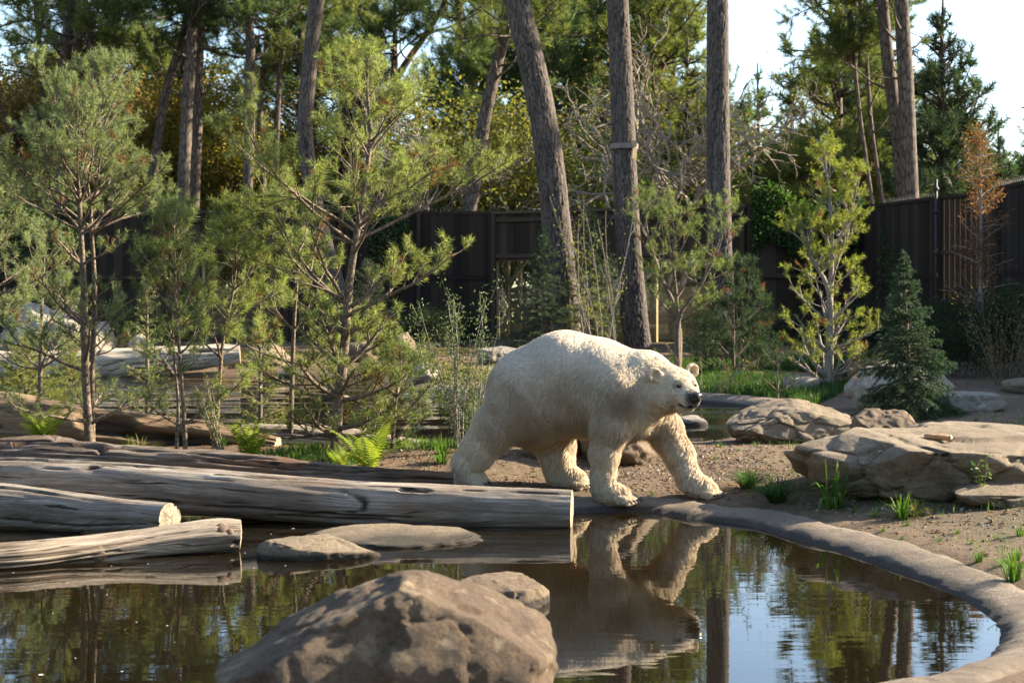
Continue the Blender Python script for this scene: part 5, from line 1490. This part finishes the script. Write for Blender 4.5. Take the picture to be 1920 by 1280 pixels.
# ------------------------------------------------------------------ shrubs inside the enclosure
for px, Y, sc, rz, lab in [(700, 40, .45, .3, 'dark leafy shrub in the shade left of the upright brown rock'.replace('left of', 'beside')), (815, 39, .5, 1.8, 'dark leafy shrub behind the upright brown rock'),
                           (868, 41, .45, 3.1, 'dark leafy shrub against the fence beside the wide window'), (1455, 33, .5, .9, 'dark shrub behind the yellow green pine'),
                           (1640, 30, .55, 2.2, 'dark shrub behind the white boulder'), (1755, 31, .6, 4.0, 'dark shrub at the foot of the pipe post'),
                           (1850, 27, .65, 5.1, 'dark hedge shrub below the rusty cypress'), (1925, 25, .7, .1, 'dark hedge shrub over the small tan rock'),
                           (1800, 25, .45, 1.2, 'low dark shrub behind the grey blocky boulder'), (220, 34, .6, 2.0, 'dark shrub behind the small pale rock'), (340, 39, .6, .5, 'dark shrub under the small window'),
                           (1330, 34, .5, 2.7, 'dark low shrub between the tufted pine and the dark pine bush')]:
    broad(px, Y, 'dark', lab, sc, rz, 'shrub', 'shrub')


def shrub(label, base, H, n, spread, seed, leaf, size, nleaf, bark='bark_pale', name='shrub', cat='shrub', asp=.4, twig=True, r=.008):
    pl = Plant(seed); rng = pl.rng; C = []
    for k in range(n):
        a = rng.random() * 6.283; l = H * rng.uniform(.6, 1.05)
        P = pl.stick(np.array(base) + np.array([math.cos(a), math.sin(a), 0]) * rng.random() * spread * .25, (math.cos(a) * spread / H * .7, math.sin(a) * spread / H * .7, 1), l, r, .3, .06, 8, 5, .3, .15)
        for t in np.linspace(.2, 1, 12): C.append(along(P, min(t, .99))[0])
        if twig:
            for i in range(7):
                q, d = along(P, rng.uniform(.2, .95)); s2 = unit(np.cross(d, rng.normal(0, 1, 3)))
                S = pl.stick(q, d * .8 + s2 * .6, l * .2 * rng.uniform(.5, 1.2), r * .4, .3, .08, 4, 3, .5)
                for t in (.35, .7, 1.0): C.append(along(S, min(t, .99))[0])
    V, F = leaves(np.array(C), max(1, nleaf // len(C)), H * .018 + .008, size, rng, 0, asp)
    return finish(pl, name, label, cat, base, bark, leaf, V, F, crown='leaves', trunkname='stems')


shrub('upright shrub with pale stems and small pale leaves behind the rump of the bear', G3(868, 12.9), 1.45, 11, .42, 701, 'leaf_shrub', .034, 2600)
shrub('low leafy shrub with silvery leaves beside the rump of the bear', G3(905, 13.6), .85, 9, .45, 702, 'leaf_shrub', .036, 1500)
shrub('thin leafy sapling with yellow leaves beside the slender young pine', G3(428, 13.0), .75, 6, .5, 703, 'leaf_olive', .032, 420)
shrub('clump of white stemmed saplings between the two stout trunks', G3(1128, 33.0), 3.9, 7, 1.4, 704, 'leaf_olive', .075, 520, r=.02)
shrub('thin white stemmed sapling with a red leafed tip beside the straight stout pine', G3(1150, 34.0), 3.6, 3, .4, 705, 'leaf_green', .08, 260, r=.02)
shrub('bare brown bush of fine twigs before the end of the fence', G3(1885, 22.5), 1.7, 26, 1.1, 706, 'leaf_brown', .05, 200, 'bark_young', r=.008)
shrub('bush of bare arching twigs below the tufted young pine', G3(1320, 23.0), .95, 16, 1.5, 707, 'leaf_brown', .04, 220, 'bark_pale', r=.008)
shrub('small orange leafed sapling beside the small spruce', G3(1640, 18.6), .85, 6, .35, 708, 'leaf_rust', .04, 380, r=.006)
shrub('sprig of broad green leaves growing on the great slab', np.array([3.28, 9.95, top_of_rocks(3.28, 9.95) - .01]), .2, 3, .12, 709, 'leaf_green', .05, 40, twig=False, r=.003, name='plant', cat='plant')
shrub('bright leafed sprig peeping over the shoulder of the bear', G3(1238, 13.4), .98, 3, .3, 710, 'leaf_green', .05, 120, twig=False, r=.005, name='plant', cat='plant')


def cypress(label, base, H, Rb, seed):
    pl = Plant(seed); rng = pl.rng; base = np.array(base, float); C = []
    P = trunk_of(pl, [base, base + np.array([.05, 0, H * .5]), base + np.array([.0, 0, H])], .07, 20, 8, .15)
    for k in range(95):
        f = .1 + .88 * (k / 94) ; az = rng.random() * 6.283; L = Rb * (1.1 - f) ** .35 * rng.uniform(.25, .9)
        q, _ = along(P, min(f, .98)); B = pl.stick(q, (math.cos(az), math.sin(az), .45), L, .016, .1, .12, 6, 4, .3, .3)
        for t in np.linspace(.25, 1, 8): C.append(along(B, min(t, .99))[0])
    V, F = leaves(np.array(C), 5, .09, .085, rng, .2, .3)
    return finish(pl, 'cypress_tree', label, 'cypress tree', base, 'bark_pale', 'leaf_rust', V, F)


cypress('rusty orange feathery cypress in front of the brown gate section', G3(1836, 32.0), 5.1, 1.25, 721)

# ivy over the fence
rng = np.random.default_rng(31)
A, B = np.array([6.9, 41.45]), np.array([10.4, 42.5])
def ivy_patch(A, B, zf, n, label, size, mat='leaf_ivy', off=.25, seed=1, over=.35):
    rng = np.random.default_rng(seed); t = rng.random(n); s = rng.random(n)
    base = A + (B - A) * t[:, None]; lo, hi = zf(t)
    z = hi - (hi - lo) * s ** 1.25
    nrm = np.array([(B - A)[1], -(B - A)[0]]); nrm = unit(nrm)
    o = -.02 + off * rng.random(n) ** 1.5 + .12 * fbm(np.stack([t * 9, z * 1.5, z * 0], -1), 3, seed)
    C = np.stack([base[:, 0] + nrm[0] * (o + .1), base[:, 1] + nrm[1] * (o + .1), z + .12 * rng.normal(0, 1, n)], -1)
    V, F = leaves(C, 1, .02, size, rng, .3, .75); c = C.mean(0); c[2] = C[:, 2].min()
    tag(obj('ivy', mesh_np('ivy', V - c, F, M[mat], False), None, c), label, 'ivy')


ivy_patch(A, B, lambda t: (2.4 + 1.1 * np.abs(np.sin(t * 5 + .6)) - .6 * t, 4.72 + .22 * np.sin(t * 9) - .25 * t), 9500, 'bright ivy spilling over the top of the dark board fence', .1, seed=2)
ivy_patch(np.array([10.75, 41.2]), np.array([11.0, 40.2]), lambda t: (.4 + 0 * t, 3.2 + .4 * np.sin(t * 7)), 700, 'thin strand of ivy climbing the mesh fence by the pipe post', .09, 'leaf_green', .1, 3)
ivy_patch(np.array([-4.6, 44.5]), np.array([-3.2, 44.6]), lambda t: (2.2 + .5 * np.sin(t * 8), 4.2 + 0 * t), 900, 'ivy strands hanging on the mesh fence between the windows', .09, 'leaf_green', .1, 4)
ivy_patch(np.array([-16.5, 44.6]), np.array([-13.5, 44.6]), lambda t: (3.0 + .4 * np.sin(t * 8), 4.5 + 0 * t), 1500, 'dark ivy on the fence behind the pale young pine', .1, 'leaf_green', .2, 5)


# ------------------------------------------------------------------ ferns, grasses and small ground plants
def on_ground(px, py):
    Y = 12.0
    for _ in range(25):
        x = (px - 960) / FPX * Y; z = gz(x, Y); Y = .5 * Y + .5 * (EYE - z) * FPX / max(20, py - HZ)
    return np.array([(px - 960) / FPX * Y, Y, gz((px - 960) / FPX * Y, Y)])


def frond_mesh(seed, L):
    rng = np.random.default_rng(seed); n = 22; s = np.linspace(0, 1, n)
    el = np.radians(np.linspace(80, rng.uniform(12, 38), n)); st = L / (n - 1)
    x = np.concatenate([[0], np.cumsum(np.cos(el[:-1]) * st)]); z = np.concatenate([[0], np.cumsum(np.sin(el[:-1]) * st)])
    P = np.stack([x, .02 * np.sin(s * 5 + seed), z], -1); acc = Acc(); acc.add(*tube(P, np.linspace(.004, .0012, n), 3, False))
    t = unit(np.gradient(P, axis=0))
    for k in range(3, n):
        w = L * .27 * math.sin(math.pi * min(1, (s[k] * .92 + .05))) ** .8 * (1 - .35 * s[k]) + .008
        for sg in (-1, 1):
            sd_ = np.array([0, sg, 0]); d = unit(sd_ * .93 + t[k] * .38 + np.array([0, 0, -.12])); up = unit(np.cross(t[k], sd_)) * sg
            wd = st * .52
            pts = [P[k] - t[k] * wd * .3, P[k] + d * w * .35 + t[k] * wd * .6, P[k] + d * w * .7 + t[k] * wd * .4, P[k] + d * w + np.array([0, 0, -.06 * w]), P[k] + d * w * .6 - t[k] * wd * .5, P[k] + d * w * .3 - t[k] * wd * .6]
            acc.add(np.array(pts), [(0, 1, 5), (1, 4, 5), (1, 2, 4), (2, 3, 4)])
    V, F = acc.get(); return mesh_np('frond', V, F, M['fern'], False)


FR = [frond_mesh(i, 1.0) for i in (1, 2, 3)]
def fern(px, py, h, n, label, seed):
    p = on_ground(px, py); r = thing('fern', label, 'fern', p - np.array([0, 0, .02])); rg = random.Random(seed)
    for i in range(n):
        o = obj('frond', FR[i % 3], r); a = 6.283 * i / n + rg.uniform(-.3, .3); s = h * rg.uniform(.75, 1.2)
        o.rotation_euler = (0, rg.uniform(-.3, .2), a); o.scale = (s, s, s)


fern(80, 842, .5, 13, 'lush green fern growing against the rotten brown log', 1)
fern(470, 866, .5, 11, 'upright fern beside the short bleached log', 2)
fern(690, 890, .5, 12, 'sunlit yellow green fern just left of the bear'.replace('left of', 'behind the split log near'), 3)
fern(640, 878, .28, 8, 'small fern at the foot of the tall open pine', 4)


def tuft_mesh(seed, n, L, w, spread, mat, droop=1.0, pw=.7):
    rng = np.random.default_rng(seed); a = rng.random(n) * 6.283; l = L * rng.uniform(.55, 1.1, n); lean = rng.random(n) ** pw * spread
    d = np.stack([np.cos(a), np.sin(a), np.zeros(n)], -1); b = d * (rng.random((n, 1)) * L * .16)
    s = np.stack([-np.sin(a), np.cos(a), np.zeros(n)], -1) * w / 2; up = np.array([0, 0, 1.])
    L1, ln = l[:, None], lean[:, None]
    m1 = b + up * L1 * .45 * (1 - .3 * ln) + d * L1 * .22 * ln; m2 = b + up * L1 * (.78 - .38 * ln * droop) + d * L1 * .55 * ln; tp = b + up * L1 * (.95 - .75 * ln * droop) + d * L1 * .92 * ln
    V = np.stack([b - s, b + s, m1 + s * .95, m1 - s * .95, m2 + s * .7, m2 - s * .7, tp], 1).reshape(-1, 3)
    i = np.arange(n)[:, None] * 7
    F = np.vstack([i + [0, 1, 2], i + [0, 2, 3], i + [3, 2, 4], i + [3, 4, 5], i + [5, 4, 6]])
    return mesh_np('grass_tuft', V, F, M[mat], False)


TF = {'dense': tuft_mesh(1, 260, 1, .018, 1.15, 'grass_dark', .75, .35), 'long': tuft_mesh(2, 42, 1, .05, 1.15, 'grass', 1.2), 'light': tuft_mesh(3, 60, 1, .03, .9, 'grass'),
      'straw': tuft_mesh(4, 70, 1, .028, 1.1, 'grass_straw'), 'thin': tuft_mesh(5, 26, 1, .03, .8, 'grass')}
def tuft(px, py, h, key, label, rz=0.0, group=None):
    p = on_ground(px, py); o = obj('grass_tuft', TF[key], None, p - np.array([0, 0, .015]), rz, h)
    tag(o, label, 'grass tuft', group)


tuft(1402, 916, .27, 'dense', 'spiky dark green grass tuft between the bear and the great slab', .3)
tuft(1456, 942, .32, 'dense', 'larger spiky dark green grass tuft at the rim before the great slab', 1.2)
tuft(1562, 952, .42, 'long', 'long leaved grass clump growing against the dark front of the slab', 2.0)
tuft(1690, 972, .27, 'light', 'light green grass tuft before the foot of the slab', 2.4)
tuft(1715, 966, .18, 'straw', 'dry straw coloured grass clump at the foot of the slab', 3.0)
tuft(1900, 1088, .26, 'light', 'bright grass tuft beside the rim at the edge of the dirt', .8)
tuft(1835, 1052, .13, 'light', 'bright grass tuft among the pebbles above the rim', 1.5)
tuft(828, 868, .3, 'long', 'broad leaved grass clump behind the tail end of the bear', .4)
tuft(890, 880, .2, 'straw', 'yellow green grass arching beside the hind foot of the bear', .4)
tuft(262, 852, .28, 'straw', 'thin upright grass clump between the twin stemmed and slim pines', 1.0)
tuft(235, 855, .24, 'long', 'green bladed grass clump beside the twin stemmed pine', 2.0)
tuft(415, 690 + 150, .2, 'light', 'green grass clump at the foot of the slender young pine', 1.0)
tuft(800, 680, .55, 'straw', 'yellow grass clump beside the upright brown rock', 1.0)
tuft(690, 690, .4, 'straw', 'yellow grass clump on the far bank before the brown rock', 2.0)
rg = random.Random(8)
for (px, py, h) in [(1366, 936, .06), (1222, 928, .06), (962, 908, .05), (1072, 914, .05), (1480, 905, .08), (1640, 970, .11), (1600, 962, .08), (1760, 1015, .09), (1795, 1000, .07), (1740, 1040, .06), (1870, 1012, .1), (1912, 1005, .12),
                    (1880, 1060, .09), (1850, 1085, .07), (1820, 1020, .06), (1690, 1010, .06), (1655, 995, .06), (1350, 838, .1), (1420, 838, .12), (1385, 845, .08), (1340, 860, .06), (1560, 800, .1), (1830, 790, .1), (1800, 775, .12),
                    (1870, 800, .08), (1880, 770, .08), (1895, 1245, .06), (1910, 1225, .07), (1300, 905, .05), (1130, 893, .07), (930, 890, .08), (1005, 893, .05), (1440, 872, .05), (1700, 985, .07), (1725, 1060, .06), (1905, 1050, .13)]:
    tuft(px, py, h, rg.choice(['light', 'thin', 'thin', 'light']), 'small bright grass sprig scattered on the bare dirt', rg.random() * 6, 'small grass sprigs on the dirt')


def scatter_grass(label, region, n, h, mat, seed, dens_scale=.6, cut=.0, keep=None):
    rng = np.random.default_rng(seed); x = rng.uniform(region[0], region[1], n); y = rng.uniform(region[2], region[3], n)
    k = fbm(np.stack([x * dens_scale, y * dens_scale, x * 0], -1), 3, seed) > cut
    d = np.minimum(poly_sd(x, y, POND1), poly_sd(x, y, POND2)); k &= d > .55
    if keep is not None: k &= keep(x, y)
    x, y = x[k], y[k]; n = len(x); z = ground_h(x, y, False) - .01
    a = rng.random(n) * 6.283; l = h * rng.uniform(.5, 1.3, n)[:, None]; d = np.stack([np.cos(a), np.sin(a), a * 0], -1); s = np.stack([-np.sin(a), np.cos(a), a * 0], -1) * h * .05
    b = np.stack([x, y, z], -1); up = np.array([0, 0, 1.]); ln = rng.random((n, 1)) * .7
    V = np.stack([b - s, b + s, b + up * l * .6 + d * l * .2 * ln + s * .6, b + up * l * .6 + d * l * .2 * ln - s * .6, b + up * l * (1 - .3 * ln) + d * l * .6 * ln], 1).reshape(-1, 3)
    i = np.arange(n)[:, None] * 5; F = np.vstack([i + [0, 1, 2], i + [0, 2, 3], i + [3, 2, 4]])
    tag(obj('grass', mesh_np('grass', V, F, M[mat], False)), label, 'grass', kind='stuff')


scatter_grass('patchy green grass beyond the back pond', (2.5, 9, 18.5, 30), 60000, .17, 'grass_dark', 11, .5, -.12, lambda x, y: (x < 3 + (y - 17) * .42))
scatter_grass('thin grass on the strip of bank behind the logs', (-6, .2, 11.6, 14.2), 18000, .1, 'grass', 12, 1.1, .05)
scatter_grass('sparse grass on the far bank', (-9, 3, 24, 40), 22000, .16, 'grass_straw', 13, .5, .1)
scatter_grass('sparse grass blades on the bare dirt', (1.8, 7.5, 6.5, 17), 16000, .07, 'grass', 14, 1.4, .16)

# pebbles, bark chips and fallen needles
def litter(label, name, region, n, size, seed, mats, flat=.35, keep=None):
    rng = np.random.default_rng(seed); x = rng.uniform(region[0], region[1], n); y = rng.uniform(region[2], region[3], n)
    d = np.minimum(poly_sd(x, y, POND1), poly_sd(x, y, POND2)); k = d > .45
    k &= fbm(np.stack([x * .9, y * .9, x * 0], -1), 3, seed) > rng.uniform(-.5, .35, n)
    x, y = x[k], y[k]; n = len(x); z = ground_h(x, y)
    o = np.array([(1, 0, 0), (-.5, .87, 0), (-.5, -.87, 0), (0, 0, 1), (0, 0, -.6)]); 
    s = size * rng.uniform(.4, 1.5, (n, 1, 1)) ** 1.4; sc = np.stack([rng.uniform(.6, 1.6, n), rng.uniform(.5, 1.1, n), np.full(n, flat) * rng.uniform(.6, 1.3, n)], -1)[:, None]
    a = rng.random(n) * 6.283; V = o[None] * sc * s * (1 + .25 * rng.normal(0, 1, (n, 5, 1)))
    c, sn = np.cos(a)[:, None], np.sin(a)[:, None]
    V = np.stack([V[..., 0] * c - V[..., 1] * sn + x[:, None], V[..., 0] * sn + V[..., 1] * c + y[:, None], V[..., 2] + z[:, None] + .002], -1).reshape(-1, 3)
    i = np.arange(n)[:, None] * 5; F = np.vstack([i + f for f in ([0, 1, 3], [1, 2, 3], [2, 0, 3], [1, 0, 4], [2, 1, 4], [0, 2, 4])])
    tag(obj(name, mesh_np(name, V, F, M[mats], False)), label, name, kind='stuff')


M['pebble'] = leaf_mat('pebble', [(.10, .075, .05), (.20, .155, .11), (.32, .27, .21), (.15, .10, .06)], 0.0, .02)
M['chip'] = leaf_mat('chip', [(.12, .055, .025), (.20, .10, .045), (.28, .17, .08), (.09, .05, .03)], .1, .02)
litter('small pebbles and clods strewn over the dirt', 'gravel', (1.2, 8, 5.8, 17), 20000, .011, 21, 'pebble', .6)
litter('pebbles on the dirt where the bear walks', 'gravel', (-1.2, 2.2, 11.2, 15), 12000, .01, 22, 'pebble', .6)
litter('brown bark chips and fallen leaves on the bank behind the logs', 'debris', (-6, 1.5, 11.1, 14.6), 15000, .016, 23, 'chip', .25)
litter('fallen leaves and clods across the far bank', 'debris', (-9, 9, 22, 40), 12000, .035, 24, 'chip', .3)
litter('pebbles on the near bank', 'gravel', (-3, 4.5, 4.2, 6.5), 6000, .009, 25, 'pebble', .6)
litter('dry pine needles and twigs strewn over the dirt beside the rim', 'debris', (1.3, 7, 5.8, 15), 14000, .02, 26, 'chip', .12)
# unseen trees added behind and beside the viewpoint to block sky fill light
for i, (x, y, key, sc) in enumerate([(-16, -10, 'green', 2.6), (-9, -14, 'olive', 2.8), (-2, -13, 'green', 2.6), (5, -14, 'olive', 2.7), (12, -12, 'green', 2.6), (-20, -2, 'olive', 2.5), (-21, 7, 'green', 2.5), (-22, 16, 'olive', 2.4), (-22, 26, 'green', 2.3), (-13, -20, 'green', 3.4), (2, -21, 'olive', 3.6), (16, -20, 'green', 3.4)]):
    r = thing('broadleaf_tree', 'unseen leafy tree added around the viewpoint to block sky light', 'tree', (x, y, gz(x, y) - .1), i * 1.3, group='unseen trees added to block sky light')
    for nm, me in zip(('branches', 'crown'), BL[key]): o = obj(nm, me, r); o.scale = (sc * .75, sc * .75, sc * .58)
# bits floating on the pond
rng = np.random.default_rng(77); n = 110
x = rng.uniform(-3.6, .8, n); y = rng.uniform(6.0, 10.3, n); kk = (x < -.9) | (rng.random(n) < .18); x, y = x[kk], y[kk]; n = len(x)
a = np.linspace(0, 6.283, 7)[:6]; r_ = rng.uniform(.002, .005, n) * np.where(rng.random(n) < .06, 2.0, 1)
V = np.stack([x[:, None] + r_[:, None] * np.cos(a) * 1.3, y[:, None] + r_[:, None] * np.sin(a), np.full((n, 6), .004)], -1).reshape(-1, 3)
i = np.arange(n)[:, None] * 6; F = np.vstack([i + f for f in ([0, 1, 2], [0, 2, 3], [0, 3, 4], [0, 4, 5])])
M['fleck'] = plain_mat('fleck', (.7, .68, .62), .7)
tag(obj('debris', mesh_np('floating_flecks', V, F, M['fleck'], False)), 'white flecks floating on the pond', 'debris', kind='stuff')
